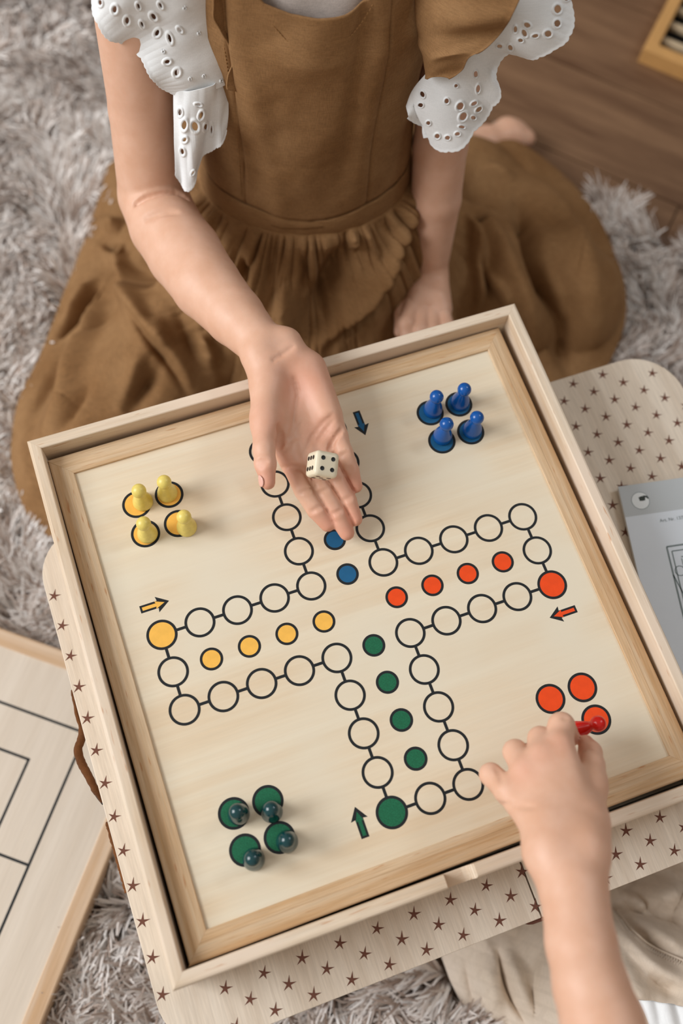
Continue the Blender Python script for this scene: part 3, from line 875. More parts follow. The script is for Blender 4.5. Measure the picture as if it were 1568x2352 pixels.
# creases
for pts in ([(646, 985), (650, 1003), (664, 1006), (672, 985), (678, 950), (684, 905), (676, 870)],
            [(648, 1018), (668, 1010), (690, 1000)], [(643, 1040), (660, 1028), (672, 1005), (690, 975)],
            [(645, 1077), (672, 1075), (692, 1078)], [(700, 1040), (720, 1000), (738, 975), (762, 955)], [(726, 1018), (745, 990), (765, 965)],
            [(688, 1132), (712, 1124)], [(714, 1176), (738, 1164)], [(730, 1132), (752, 1124)], [(762, 1182), (785, 1172)],
            [(762, 1108), (782, 1098)], [(787, 1152), (806, 1142)], [(780, 1048), (796, 1040)], [(798, 1082), (810, 1074)],
            [(628, 826), (650, 812), (672, 796)], [(588, 1062), (600, 1058), (612, 1060)], [(592, 1072), (606, 1068)]):
    g.crease(pts, .045, .055, .05)
g.crease([(641, 982), (643, 1000), (640, 1024)], .12, .10, .08)
for pts in ([(697, 1080), (714, 1112), (734, 1146), (752, 1174), (768, 1200)], [(746, 1095), (762, 1118), (779, 1142), (797, 1174), (814, 1208)], [(766, 1040), (778, 1062), (790, 1087), (802, 1108), (814, 1132)]):
    g.crease(pts, .07, .045, .03)
g.crease([(756, 1032), (768, 1008), (784, 987)], .08, .06, .05)
g.crease([(664, 1072), (686, 1074), (700, 1082)], .07, .06, .05)
g.crease([(312, 470), (335, 456), (370, 446), (404, 444), (428, 456)], .16, .08, .08)
g.crease([(335, 500), (370, 486), (400, 484)], .02, .09, .12)
g.apply_creases()
g.blush += [(A(620, 980, 1.9), .8, .25), (A(700, 880, 1.6), .9, .4), (A(740, 990, 1.4), .6, .35), (A(655, 1080, 1.3), .5, .4)]
# left hand resting in her lap
def hp(u, v, z): return at(u, v, z)
g.c(hp(988, 640, -4.5), hp(960, 700, -4.4), .52, .42).c(hp(995, 640, -4.5), hp(1010, 710, -4.4), .52, .42).c(hp(965, 680, -4.3), hp(1000, 690, -4.3), .44)
for b0, b1, b2, b3, rr in (((948, 700), (934, 745), (938, 780), (946, 800), .29), ((968, 715), (966, 760), (972, 800), (978, 825), .29), ((992, 720), (996, 765), (1000, 805), (1004, 830), .28), ((1014, 712), (1026, 750), (1032, 785), (1036, 805), .25)):
    P3 = [hp(*b0, -4.4), hp(*b1, -4.25), hp(*b2, -4.45), hp(*b3, -4.8)]
    g.group(.1, .2).chain(P3, [rr + .03, rr, rr - .03, rr - .07])
g.group(.12, .25).chain([hp(958, 668, -4.6), hp(925, 722, -4.6), hp(918, 762, -4.8)], [.34, .28, .2])
# head, out of the picture above
HC = bp_(0, -.6, 12.0)
g.group(.6, .5).c(HC + np.array([0, 0, .6]), HC + BK * .9 + np.array([0, 0, .6]), 2.05, 2.0).c(HC - BK * .5 + np.array([0, 0, -.9]), HC + np.array([0, 0, -.4]), 1.35, 1.7)
g.c(HC - BK * 1.75 + np.array([0, 0, .1]), HC - BK * 2.15 + np.array([0, 0, -.35]), .18, .26)
for s_ in (-1, 1): g.c(HC + AX * 2.0 * s_ + np.array([0, 0, .25]), HC + AX * 2.05 * s_ + BK * .15 + np.array([0, 0, -.35]), .28, .2)
body = g.build('body', m_skin, girl, .05)
# thumb nail
nb_ = MB(); tn = A(606.5, 1112, 1.93); td = A(612, 1125, 1.75) - A(606, 1085, 1.95); td /= np.linalg.norm(td)
sd = np.cross(td, [0, 0, 1.0]); sd /= np.linalg.norm(sd); sd = sd if sd[0] < 0 else -sd
ndir = sd * .86 + np.array([0, 0, .5]); ndir /= np.linalg.norm(ndir); wd = np.cross(td, ndir)
NV = []; nn = 9
tc = A(613, 1106, 1.76)
for i in range(nn):
    for j in range(nn):
        a = (i / (nn - 1) - .5) * 2; b = (j / (nn - 1) - .5) * 2
        rr = min(1, math.hypot(a, b)) / max(1e-6, math.hypot(a, b)) if math.hypot(a, b) > 1 else 1
        a *= rr; b *= rr
        phi = b * .62
        NV.append(tc + td * a * .15 + (ndir * math.cos(phi) + wd * math.sin(phi)) * (.203 - .012 * (a * a)))
mk('nail', np.array(NV), grid_faces(nn, nn), m_nail, girl, smooth=True).modifiers.new('t', 'SOLIDIFY').thickness = .0004
# face, hair
def face_hair(HC, AX, BK, who):
    eye = MB()
    for s_ in (-1, 1):
        ec = HC - BK * 1.78 + AX * .72 * s_ + np.array([0, 0, .35])
        eye.lathe([(max(.001, .22 * math.cos(t)), .22 * math.sin(t)) for t in np.linspace(-1.57, 1.57, 10)], ec, 16)
    eye.build('eyes', m_eye, who, smooth=True)
    ir = MB()
    for s_ in (-1, 1):
        ec = HC - BK * 1.90 + AX * .70 * s_ + np.array([0, 0, .30])
        ir.lathe([(max(.001, .12 * math.cos(t)), .12 * math.sin(t)) for t in np.linspace(-1.57, 1.57, 8)], ec, 12)
    ir.build('irises', m_hair, who, smooth=True)
    MB().tube(crom([HC - BK * 1.6 + AX * -.5 + np.array([0, 0, -1.35]), HC - BK * 1.86 + np.array([0, 0, -1.3]), HC - BK * 1.6 + AX * .5 + np.array([0, 0, -1.35])], 12), .09, 8).build('lips', m_lip, who, smooth=True)
    hv = []; nu, nv = 48, 26
    for i in range(nu):
        for j in range(nv):
            ph = 2 * math.pi * i / nu; th = (j / (nv - 1)) * 2.5
            lim = .95 + 1.6 * max(0, math.sin(ph) + .35)
            th2 = min(th, lim); d = AX * math.cos(ph) * math.sin(th2) + BK * math.sin(ph) * math.sin(th2) + np.array([0, 0, math.cos(th2)])
            hv.append(HC + BK * .45 + np.array([0, 0, .6]) + d * (2.42 + .05 * math.sin(ph * 30)))
    mk('hair', np.array(hv), grid_faces(nu, nv, True), m_hair, who, smooth=True).modifiers.new('t', 'SOLIDIFY').thickness = .006
face_hair(HC, AX, BK, girl)

# ------------------------------------------------------------------ pinafore: bodice, waistband, straps
def ringpt(ph, z, a, b, cz=(0, 0)):
    return bp_(a * math.cos(ph) + cz[0], -b * math.sin(ph) + cz[1], z)
SEAM_L, SEAM_R = math.radians(90 + 40), math.radians(90 - 33)
def body_ab(z):
    zz = [-1.6, -.6, 1.5, 3.5, 5.5, 7.5, 8.5]
    return np.interp(z, zz, [3.35, 3.22, 3.1, 3.12, 3.2, 3.0, 2.7]), np.interp(z, zz, [2.42, 2.32, 2.22, 2.3, 2.38, 2.0, 1.6])
nph, nz = 360, 130
V = []
for i in range(nph):
    ph = 2 * math.pi * i / nph; f = math.degrees(ph) - 90
    af = abs((f + 180) % 360 - 180)
    # neckline dips in front, rises to the straps, falls to the armholes
    zt = np.interp(af, [0, 12, 24, 34, 44, 58, 72, 90, 125, 150, 180], [6.85, 6.9, 7.1, 7.7, 8.4, 7.9, 5.4, 4.6, 6.0, 7.0, 7.0])
    for j in range(nz):
        t = j / (nz - 1); z = -1.15 + (zt + 1.15) * t
        a, b = body_ab(z)
        r = 0
        for sm, lean_ in ((SEAM_L, .012), (SEAM_R, -.008)):
            dd = (ph - sm - lean_ * (z - 2)) * 3
            r -= .09 * math.exp(-(dd / .04) ** 2)
        # soft drag folds
        r += .10 * math.exp(-((ph - math.radians(62) + .02 * (z - 3)) / .10) ** 2) * max(0, min(1, (z + .5) / 3))
        r -= .13 * math.exp(-((ph - math.radians(72) + .015 * (z - 3)) / .08) ** 2) * max(0, min(1, (z - .5) / 3))
        r += .07 * math.exp(-((ph - math.radians(118) - .05 * (z - 3)) / .12) ** 2)
        r += .05 * math.sin(ph * 7 + z * .9 + 1.3) * math.sin(z * .55 + .4)
        r += .04 * t ** 8 - .10 * math.exp(-((z + .62 + .28 * math.exp(-((ph - math.radians(88)) / .42) ** 2)) / .07) ** 2)
        V.append(ringpt(ph, z, a + r, b + r))
V = np.array(V); V += .05 * fbm(V * .7, 3)[:, None] * np.array([-.3, -1, 0])
bod = mk('bodice', V, grid_faces(nph, nz, True), m_linen, girl, smooth=True)
bod.modifiers.new('t', 'SOLIDIFY').thickness = .0012
# waistband, pointed in front
V = []; nz2 = 26
for i in range(nph):
    ph = 2 * math.pi * i / nph
    zt = -.62 - .28 * math.exp(-((ph - math.radians(88)) / .42) ** 2) + (.05 if ph < math.radians(88) else 0) * math.exp(-((ph - math.radians(88)) / .1) ** 2)
    for j in range(nz2):
        t = j / (nz2 - 1); z = zt + (-1.55 - zt) * t; a, b = body_ab(z)
        r = .05 + .03 * math.sin(math.pi * t) + .012 * math.sin(ph * 23 + t * 2) - .06 * max(0, t - .85) / .15
        if j == 0: r -= .05
        V.append(ringpt(ph, z, a + r, b + r))
wb = mk('waistband', np.array(V), grid_faces(nph, nz2, True), m_linen, girl, smooth=True)
wb.modifiers.new('t', 'SOLIDIFY').thickness = .001
# stitching: facing below the neckline and the seam beside the left strap
def on_bodice(ph, z, off=.03):
    a, b = body_ab(z); return ringpt(ph, z, a + off, b + off)
stt = MB()
for k in range(46):
    q0 = math.radians(118 - k * 1.2); q1 = q0 - math.radians(.75)
    zf = lambda q: 5.9 + 1.3 * (abs(math.degrees(q) - 90) / 28) ** 2
    stt.tube([on_bodice(q0, zf(q0), .045), on_bodice(q1, zf(q1), .045)], .012, 5)
for k in range(60):
    z0 = -.3 + k * .125
    for dph in (.035,):
        q = SEAM_L + .012 * (z0 - 2) + dph
        stt.tube([on_bodice(q, z0, .05), on_bodice(q, z0 + .07, .05)], .012, 5)
tag(stt.build('stitching', m_thread, girl), kind='stuff')
# straps over the shoulders
for s_ in (-1, 1):
    path_ = crom([bp_(1.95 * s_, -1.35, 7.7), bp_(2.1 * s_, -.9, 8.25), bp_(2.2 * s_, 0, 8.5), bp_(2.1 * s_, 1.2, 8.0), bp_(1.9 * s_, 1.9, 6.6)], 30)
    V = []
    for p3 in path_:
        for w_ in np.linspace(-.85, .85, 8): V.append(p3 + AX * w_)
    mk('shoulder_strap', np.array(V), grid_faces(30, 8), m_linen, girl, smooth=True).modifiers.new('t', 'SOLIDIFY').thickness = .0025
# white blouse seen in the neckline
V = []; nb1, nb2 = 120, 40
for i in range(nb1):
    ph = 2 * math.pi * i / nb1
    for j in range(nb2):
        t = j / (nb2 - 1)
        z = np.interp(t, [0, .5, .8, 1], [3.6, 6.2, 7.7, 8.5]); a = np.interp(t, [0, .4, .75, .9, 1], [2.9, 2.95, 2.4, 1.7, 1.45]); b = np.interp(t, [0, .4, .7, 1], [2.0, 2.1, 1.75, 1.25])
        r = .04 * math.sin(ph * 9 + t * 5) + (.05 if abs(t - .86) < .02 else 0)
        V.append(ringpt(ph, z, a + r, b + r))
mk('blouse', np.array(V), grid_faces(nb1, nb2, True), m_tee, girl, smooth=True).modifiers.new('t', 'SOLIDIFY').thickness = .0015

# ------------------------------------------------------------------ skirt spread over the folded legs
SC = np.array([3.5, 14.5])
yaw = math.atan2(AX[1], AX[0])
def wr(th):
    a, b = 3.36, 2.42; t = th - yaw
    return 1 / np.sqrt((np.cos(t) / a) ** 2 + (np.sin(t) / b) ** 2)
def tri(X, a, b, r1, r2, h1, h2):
    """top height of a lying limb"""
    d, t = seg_dist(X, a, b); r = r1 + (r2 - r1) * t; h = h1 + (h2 - h1) * t
    return h + np.sqrt(np.maximum(r * r - d * d, 0)) - np.maximum(d - r, 0) * 1.1
def smax(a, b, k): return -smin(-a, -b, k)
def skirtH(X):
    d = X - SC; th = np.mod(np.arctan2(d[..., 1], d[..., 0]), 2 * np.pi); R = np.linalg.norm(d, axis=-1)
    w0 = wr(th); o0 = np.interp(th, oa_s, or_s); t = np.clip((R - w0) / (o0 - w0), 0, 1)
    H = -8.95 + .95 * np.sqrt(np.clip(1 - t, 0, 1)) + .25 * (1 - t)
    tl = tri(X, (1.4, 15.2), (-5.3, 10.6), 2.6, 2.3, -6.6, -8.5)
    tr = tri(X, (5.8, 15.0), (12.8, 10.9), 2.5, 2.3, -6.9, -8.6)
    bt = tri(X, (1.5, 17.6), (7.0, 16.8), 3.4, 3.4, -8.2, -8.4)
    sl = tri(X, (-5.0, 11.0), (0.5, 19), 2.2, 1.8, -9.3, -9.6)
    sr = tri(X, (12.8, 11.2), (11.6, 17.6), 2.3, 1.9, -9.2, -9.4)
    lap = tri(X, (2.2, 11.9), (5.2, 11.0), 2.0, 1.9, -7.3, -7.8)
    for q in (tl, tr, bt, sl, sr, lap): H = smax(H, q, .9)
    dw = np.maximum(R - w0, 0)
    cone = -1.45 - 1.45 * dw - .25 * dw ** 2
    return smax(H, cone, 1.3), t, th, dw
def on_skirt(u, v):
    z = -6.0
    for _ in range(14):
        q = at(u, v, z); z = .5 * z + .5 * float(skirtH(q[None, :2])[0][0])
    return at(u, v, z)[:2]
NTH, NT = 1100, 330
th = np.linspace(0, 2 * np.pi, NTH, endpoint=False)[:, None]; tt = (np.linspace(0, 1, NT) ** 1.15)[None]
w0 = wr(th); o0 = np.interp(th, oa_s, or_s)
Rr = w0 + (o0 - w0) * tt
X = np.stack([SC[0] + Rr * np.cos(th), SC[1] + Rr * np.sin(th)], -1)
H, T_, TH_, DW = skirtH(X)
# strokes: folds read off the cloth (pixel polyline, half width, height); negative = furrow
strokes = [([(238, 668), (205, 700), (170, 735), (132, 778)], .16, -.55), ([(250, 650), (232, 705), (214, 790), (170, 880), (118, 985)], .30, .38),
           ([(225, 640), (190, 690), (140, 745)], .22, .25),
           ([(285, 640), (325, 740), (392, 815), (440, 892)], .30, .36), ([(300, 705), (340, 775), (398, 850), (428, 905)], .16, -.30),
           ([(242, 540), (262, 528), (285, 535)], .30, .32), ([(238, 566), (262, 573), (282, 566)], .12, -.30),
           ([(300, 590), (330, 625), (350, 655)], .35, -.55), ([(282, 570), (284, 610), (292, 650)], .16, .3),
           ([(360, 730), (385, 800)], .25, .18), ([(400, 700), (440, 790), (470, 860)], .28, -.2), ([(455, 760), (480, 850)], .25, .22),
           ([(330, 790), (300, 900), (262, 960)], .26, .20), ([(365, 850), (320, 900), (280, 945)], .3, -.32), ([(215, 870), (180, 930), (140, 1000)], .2, -.18),
           ([(60, 960), (55, 1060), (85, 1160)], .35, .2), ([(150, 830), (110, 900), (75, 960)], .25, -.15),
           ([(935, 440), (930, 520), (890, 610), (838, 690), (775, 760), (700, 792)], .22, .42), ([(948, 500), (905, 610), (858, 690), (800, 752), (745, 795)], .13, -.55),
           ([(818, 560), (780, 610), (755, 665), (725, 720), (690, 765)], .38, -.60), ([(800, 530), (815, 560), (822, 566)], .14, .3),
           ([(640, 660), (655, 720), (640, 770)], .30, .40), ([(690, 560), (700, 620), (695, 690)], .14, -.22), ([(560, 600), (590, 660), (600, 720)], .22, .22), ([(540, 610), (575, 655)], .22, -.45),
           ([(1190, 460), (1222, 560), (1258, 680), (1292, 800), (1300, 850)], .38, -.75), ([(1090, 480), (1130, 560), (1190, 660), (1240, 770), (1275, 850)], .40, .40),
           ([(1210, 390), (1290, 520), (1345, 640), (1372, 760)], .55, .30), ([(1060, 462), (1100, 480), (1130, 500)], .12, -.35), ([(1078, 520), (1118, 512)], .1, -.3),
           ([(1062, 500), (1090, 570), (1103, 650), (1100, 710)], .20, .40), ([(1085, 560), (1112, 640), (1150, 700)], .14, -.30), ([(1105, 640), (1140, 660), (1180, 720)], .2, .25),
           ([(1255, 560), (1310, 690), (1335, 800)], .28, -.18), ([(1110, 380), (1180, 420)], .3, .15)]
disp = np.zeros(H.shape)
for pts, wdt, hgt in strokes:
    ln_ = np.array([on_skirt(*q) for q in pts]); ln_ = crom(ln_, 14)
    m = (X[..., 0] > ln_[:, 0].min() - 2) & (X[..., 0] < ln_[:, 0].max() + 2) & (X[..., 1] > ln_[:, 1].min() - 2) & (X[..., 1] < ln_[:, 1].max() + 2)
    d_, t_ = line_dist(X[m], ln_)
    f_ = np.exp(-(d_ / wdt) ** 2) * np.minimum(1, 2.6 * np.minimum(t_, 1 - t_) + .12)
    disp[m] += 1.9 * hgt * f_
# gathers under the waistband, thinning into longer soft folds
wrp = TH_ + .05 * vnoise(np.stack([TH_ * 5, DW * .6, DW * 0], -1))
g1 = vnoise(np.stack([wrp * 9, DW * .35, DW * 0 + 5], -1)); g2 = vnoise(np.stack([wrp * 19, DW * .5, DW * 0 + 9], -1))
g1s = 2.4 * np.abs(g1) - .7; g2s = 2.4 * np.abs(g2) - .7
front = np.exp(-((np.mod(TH_ - 4.45, 2 * np.pi) - 0) / 1.5) ** 2) + np.exp(-((np.mod(4.45 - TH_, 2 * np.pi)) / 1.5) ** 2); front = np.clip(front, 0, 1)
gath = (.26 * g1s + .13 * g2s) * np.exp(-DW / 1.6) * np.clip(DW / .25, 0, 1)
long_ = .10 * (1 - 2 * np.abs(vnoise(np.stack([wrp * 5.5, DW * .16, DW * 0 + 3], -1)))) + .015 * (1 - 2 * np.abs(vnoise(np.stack([wrp * 12 + .2 * DW, DW * .2, DW * 0 + 8], -1))))
disp += gath + long_ * np.clip(DW / 2.5, 0, 1) + .05 * fbm(np.stack([X[..., 0] * .9, X[..., 1] * .9, H * .3], -1), 3)
disp *= np.clip((1 - T_) * 9, .15, 1) * np.clip(DW / .12, 0, 1)
V = np.concatenate([X, H[..., None]], -1)
gu = np.roll(V, -1, 0) - np.roll(V, 1, 0); gv = np.gradient(V, axis=1)
Nn = np.cross(gv, gu); Nn /= np.linalg.norm(Nn, axis=-1, keepdims=True) + 1e-9
Nn *= np.sign(Nn[..., 2:3])
V = V + Nn * disp[..., None]
V[..., 2] = np.maximum(V[..., 2], -9.93)
V[:, -1, 2] = -9.8
sk = mk('skirt', V.reshape(-1, 3), grid_faces(NTH, NT, True), m_linen, girl, smooth=True)
sk.modifiers.new('t', 'SOLIDIFY').thickness = .0012

# ------------------------------------------------------------------ eyelet sleeves (holes are cut out of the mesh) and linen ruffles
def ruffle(name, root, hem, mat, nu, nv, waves=0, amp=0.0, holes=(), scallop=0, sc_amp=.0, thick=.0007, belly=0.0, seed=0, pxh=()):
    r = crom([A(*q) for q in root], nu); h = crom([A(*q) for q in hem], nu)
    u = np.linspace(0, 1, nu)[:, None]; v = np.linspace(0, 1, nv)[None]
    L = np.linalg.norm(h - r, axis=1)[:, None]
    hemlen = np.linalg.norm(np.diff(h, axis=0), axis=1).sum()
    vv = v * (1 + (sc_amp * (np.abs(np.sin(np.pi * u * scallop)) - .5) + .022 * np.abs(np.sin(np.pi * u * scallop * 5))) / np.maximum(L, .5)) if scallop else v + 0 * u
    S = r[:, None] + (h - r)[:, None] * vv[..., None]
    tu = np.gradient(S, axis=0); tv = np.gradient(S, axis=1); N_ = np.cross(tu, tv); N_ /= np.linalg.norm(N_, axis=-1, keepdims=True) + 1e-9
    toC = CC - S; sg = np.sign((N_ * toC).sum(-1, keepdims=True)); sg[sg == 0] = 1; N_ *= sg
    hole_list = []
    wob = amp * np.sin(2 * np.pi * waves * u + seed) * v ** 1.2 + belly * np.sin(np.pi * v ** .8)
    wob = wob + .05 * vnoise(np.stack([u * 9 + 0 * v, v * 3 + 0 * u, 0 * u * v + seed], -1))
    # embroidery: raised rims round the holes
    if pxh:
        S2 = S + N_ * wob[..., None]; pc_ = (S2 - CC) @ CR.T; uu = 784 + CF * pc_[..., 0] / pc_[..., 2]; ww_ = 1176 + CF * pc_[..., 1] / pc_[..., 2]
        for hx, hy, a, b, ro in pxh:
            D_ = (uu - hx) ** 2 + (ww_ - hy) ** 2; i_0, j_0 = np.unravel_index(np.argmin(D_), D_.shape)
            if D_[i_0, j_0] > 60: continue
            dist = S2 - S2[i_0, j_0]; Zd = np.linalg.norm(dist, axis=-1)
            sc_ = pc_[i_0, j_0, 2] / CF; X_ = (uu - uu[i_0, j_0]) * sc_; Y_ = (ww_ - ww_[i_0, j_0]) * sc_
            c_, s_ = math.cos(ro), math.sin(ro); xr = (X_ * c_ + Y_ * s_) / a; yr = (-X_ * s_ + Y_ * c_) / b
            q = np.sqrt(xr ** 2 + yr ** 2) + np.where(Zd > .5, 50, 0); hole_list.append(q)
    su, sv = hemlen, float(L.mean()); kill = np.zeros((nu, nv), bool); rimm = np.zeros((nu, nv))
    for q in hole_list: kill |= q < 1; rimm = np.maximum(rimm, np.exp(-((q - 1.4) / .35) ** 2))
    for hu, hv, a, b, ro in holes:
        x = (u - hu) * su + 0 * v; y = (v - hv) * sv + 0 * u
        c_, s_ = math.cos(ro), math.sin(ro); xr = (x * c_ + y * s_) / a; yr = (-x * s_ + y * c_) / b
        q = np.sqrt(xr ** 2 + yr ** 2); kill |= q < 1; rimm = np.maximum(rimm, np.exp(-((q - 1.45) / .35) ** 2))
    wob = wob + .035 * rimm + .02 * np.exp(-((v - 1) / .03) ** 2)
    S = S + N_ * wob[..., None]
    F = grid_faces(nu, nv)
    kf = kill.ravel()[F].sum(1) < 2
    o = mk(name, S.reshape(-1, 3), F[kf], mat, girl, smooth=True)
    o.modifiers.new('t', 'SOLIDIFY').thickness = thick
    return o
def eyelets(n, v0=.80, size=1.0, sd=1, vtop=.35):
    """scallop by scallop: a fan of petals, a row of small holes, a few round ones above"""
    R_ = random.Random(sd); out = []
    for k in range(n):
        c = (k + .5) / n; w = 1 / n
        for q, a in enumerate((-60, -25, 10, 45)):
            ra = math.radians(a)
            out.append((c + math.sin(ra) * w * .26, v0 - .10 * math.cos(ra), .07 * size, .115 * size, -ra))
        out.append((c + w * .42, v0 - .22, .07 * size, .07 * size, 0))
        out.append((c - w * .1, v0 - .30, .06 * size, .09 * size, .6 * R_.uniform(-1, 1)))
        if R_.random() < .8: out.append((c + w * .2, v0 - .42, .055 * size, .085 * size, R_.uniform(-1, 1)))
    return [h for h in out if h[1] > vtop]
def zr(v, off): return 7.0 - (v + 120) / 570 * 7.0 + off
eyR = [A(0, 0, 0)]
# her right sleeve: the big lobe over the arm
rootR = [(260, -190, 7.6), (330, -150, 8.2), (420, -90, 7.6), (480, -30, 6.8), (512, 60, 5.6), (520, 130, 4.8), (521, 190, 4.1)]
hemR = [(196, -80, 6.6), (213, 20, 6.2), (250, 82, 5.6), (300, 112, 5.2), (332, 145, 4.9), (358, 190, 4.4), (398, 218, 3.9)]
B1, B2, B3 = (.06, .085), (.042, .07), (.022, .026)
hR = [(264, 20, *B1, .1), (292, 45, *B1, 0), (326, 53, *B2, -.4), (353, 36, *B1, -.7), (368, 10, *B2, -.5), (361, 74, *B1, .4), (413, 67, *B2, -.7), (390, 87, .05, .11, -.3), (375, 117, *B3, 0), (384, 140, .075, .055, -.3),
      (406, 165, .07, .085, .4), (424, 17, *B3, 0), (457, 75, *B3, 0), (494, 75, *B3, 0), (436, 180, *B3, 0), (468, 174, *B3, 0), (502, 118, *B3, 0), (508, 185, *B3, 0), (318, 12, *B2, -.4), (232, 5, *B2, 0)]
ruffle('sleeve_ruffle', rootR, hemR, m_whitecot, 420, 300, 2.5, .05, (), 6, .05, belly=.22, seed=2, pxh=hR)
# its fold hanging in front of the elbow
rootR2 = [(398, 205, 4.0), (430, 210, 4.2), (470, 200, 4.3), (500, 185, 4.25), (521, 175, 4.1)]
hemR2 = [(402, 404, 1.6), (430, 440, 1.2), (446, 385, 1.8), (470, 352, 2.1), (502, 338, 2.4), (514, 300, 2.7)]
hR2 = [(415, 257, .05, .09, 0), (461, 263, .055, .10, .3), (424, 286, .065, .12, .1), (447, 289, .085, .125, -.2), (471, 290, .05, .09, .2), (486, 296, .035, .125, 0), (425, 320, .05, .065, .4), (420, 347, .05, .085, -.2), (455, 239, .07, .035, .2), (442, 396, .03, .06, .4)]
ruffle('sleeve_ruffle', rootR2, hemR2, m_whitecot, 300, 320, 1.5, .08, (), 5, .08, belly=.05, seed=4, pxh=hR2)
# her left sleeve
rootL = [(1150, -120, 8.0), (1120, 0, 7.0), (1050, 90, 5.7), (985, 160, 4.6), (948, 205, 3.9), (932, 245, 3.4)]
hemL = [(1300, -90, 7.4), (1316, 10, 6.8), (1312, 85, 6.2), (1270, 106, 5.9), (1232, 130, 5.5), (1160, 137, 5.1), (1138, 165, 4.6), (1143, 225, 3.9), (1118, 270, 3.3), (1075, 318, 2.7), (1030, 345, 2.3), (985, 330, 2.4), (970, 292, 2.7), (933, 268, 3.1)]
hL = [(1280, 21, .08, .09, 0), (1279, 54, .07, .075, 0), (1258, 77, .08, .07, 0), (1210, 57, .075, .05, .5), (1204, 75, .05, .085, -.5), (1229, 81, .07, .04, -.2), (1183, 67, .04, .07, 0), (1195, 92, .055, .04, .3), (1147, 105, .06, .045, 0), (1172, 109, .05, .07, -.4),
      (1092, 170, .045, .075, 0), (1098, 203, .045, .09, .1), (1089, 237, .075, .045, -.5), (1099, 251, .085, .05, -.7), (1087, 270, .06, .045, .3), (1057, 243, .075, .095, .6), (1063, 267, .08, .11, .6), (1026, 231, .05, .06, 0), (970, 216, .05, .075, -.4), (966, 241, .06, .05, 0),
      (1061, 291, .07, .035, .2), (1050, 307, .06, .045, 0), (1028, 316, .06, .05, 0), (1004, 312, .06, .06, 0), (984, 282, .05, .05, 0), (1047, 196, .04, .04, 0), (1300, -5, .06, .06, 0)]
ruffle('sleeve_ruffle', rootL, hemL, m_whitecot, 620, 260, 4, .10, (), 10, .10, belly=.18, seed=1, pxh=hL)
# linen ruffle along her left strap, and the narrow turned one on the right
ruffle('strap_ruffle', [(950, -60, 7.2), (953, 40, 6.2), (962, 100, 5.4), (985, 165, 4.6)],
       [(1215, -60, 8.2), (1172, 45, 7.0), (1120, 108, 6.2), (1062, 150, 5.6), (1030, 180, 5.1)], m_linen, 160, 90, 2.5, .20, seed=3, thick=.0012, belly=.35)
ruffle('strap_ruffle', [(545, -60, 6.6), (540, 60, 5.5), (534, 140, 4.6), (523, 205, 4.0)],
       [(470, -70, 7.7), (488, 20, 6.8), (508, 80, 6.0), (528, 140, 5.1), (522, 205, 4.25)], m_linen, 120, 40, 2, .06, seed=6, thick=.0012, belly=.2)

# ------------------------------------------------------------------ the die on her palm
die_c = A(740, 1068, 1.72)
dcc = np.array(A(740, 1069, 1.74)); DH = .325
V = []; F = []; nn = 14
idx = {}
def dv(x, y, z):
    p = np.array([x, y, z]); q = p / max(np.abs(p).max(), 1e-9)
    c = np.clip(p, -.66, .66); d = p - c; L = np.linalg.norm(d)
    return (c + d / L * .34 if L > 1e-9 else p)
for ax in range(3):
    for sg in (-1, 1):
        b0 = len(V)
        for i in range(nn):
            for j in range(nn):
                u = (i / (nn - 1)) * 2 - 1; v = (j / (nn - 1)) * 2 - 1
                p = [0, 0, 0]; p[ax] = sg; p[(ax + 1) % 3] = u; p[(ax + 2) % 3] = v; V.append(dv(*p))
        for i in range(nn - 1):
            for j in range(nn - 1):
                q = (b0 + i * nn + j, b0 + (i + 1) * nn + j, b0 + (i + 1) * nn + j + 1, b0 + i * nn + j + 1); F.append(q if sg > 0 else q[::-1])
ra = math.radians(-25); tilt = Matrix.Rotation(ra, 3, 'Z') @ Matrix.Rotation(math.radians(12), 3, 'X') @ Matrix.Rotation(math.radians(24), 3, 'Y')
TM = np.array(tilt)
V = np.array(V) * DH
die = mk('die', V @ TM.T + dcc, F, m_die, origin=dcc - np.array([0, 0, DH]), smooth=True)
tag(die, 'ivory die showing four black pips, lying on the open palm', 'die')
faces = {(0, 0, 1): [(-.42, -.42), (-.42, .42), (.42, -.42), (.42, .42)],
         (-1, 0, 0): [(-.45, -.42), (0, -.42), (.45, -.42), (-.45, .42), (0, .42), (.45, .42)],
         (0, -1, 0): [(-.45, -.45), (-.45, .45), (.45, -.45), (.45, .45), (0, 0)],
         (0, 0, -1): [(-.4, -.4), (0, 0), (.4, .4)], (1, 0, 0): [(0, 0)], (0, 1, 0): [(-.4, -.4), (.4, .4)]}
for nf, pl in faces.items():
    nv_ = np.array(nf, float)
    if abs(nf[2]): ua, va = np.array([1., 0, 0]), np.array([0, 1., 0])
    elif abs(nf[0]): ua, va = np.array([0, 0, 1.]), np.array([0, 1., 0])
    else: ua, va = np.array([1., 0, 0]), np.array([0, 0, 1.])
    for a, b in pl:
        c = (nv_ * 1.0 + ua * a + va * b) * DH
        PV = []; m_ = 18
        for rr, hh in ((1, .004), (.8, -.0), (.45, -.006), (.01, -.009)):
            for k in range(m_):
                t = 2 * math.pi * k / m_; PV.append(c + (ua * math.cos(t) + va * math.sin(t)) * .058 * rr + nv_ * (.004 + hh * .2))
        PF = [((r_ * m_ + k), (r_ * m_ + (k + 1) % m_), ((r_ + 1) * m_ + (k + 1) % m_), ((r_ + 1) * m_ + k)) for r_ in range(3) for k in range(m_)]
        mk('pip', np.array(PV) @ TM.T + dcc, PF, m_pip, die, smooth=True)

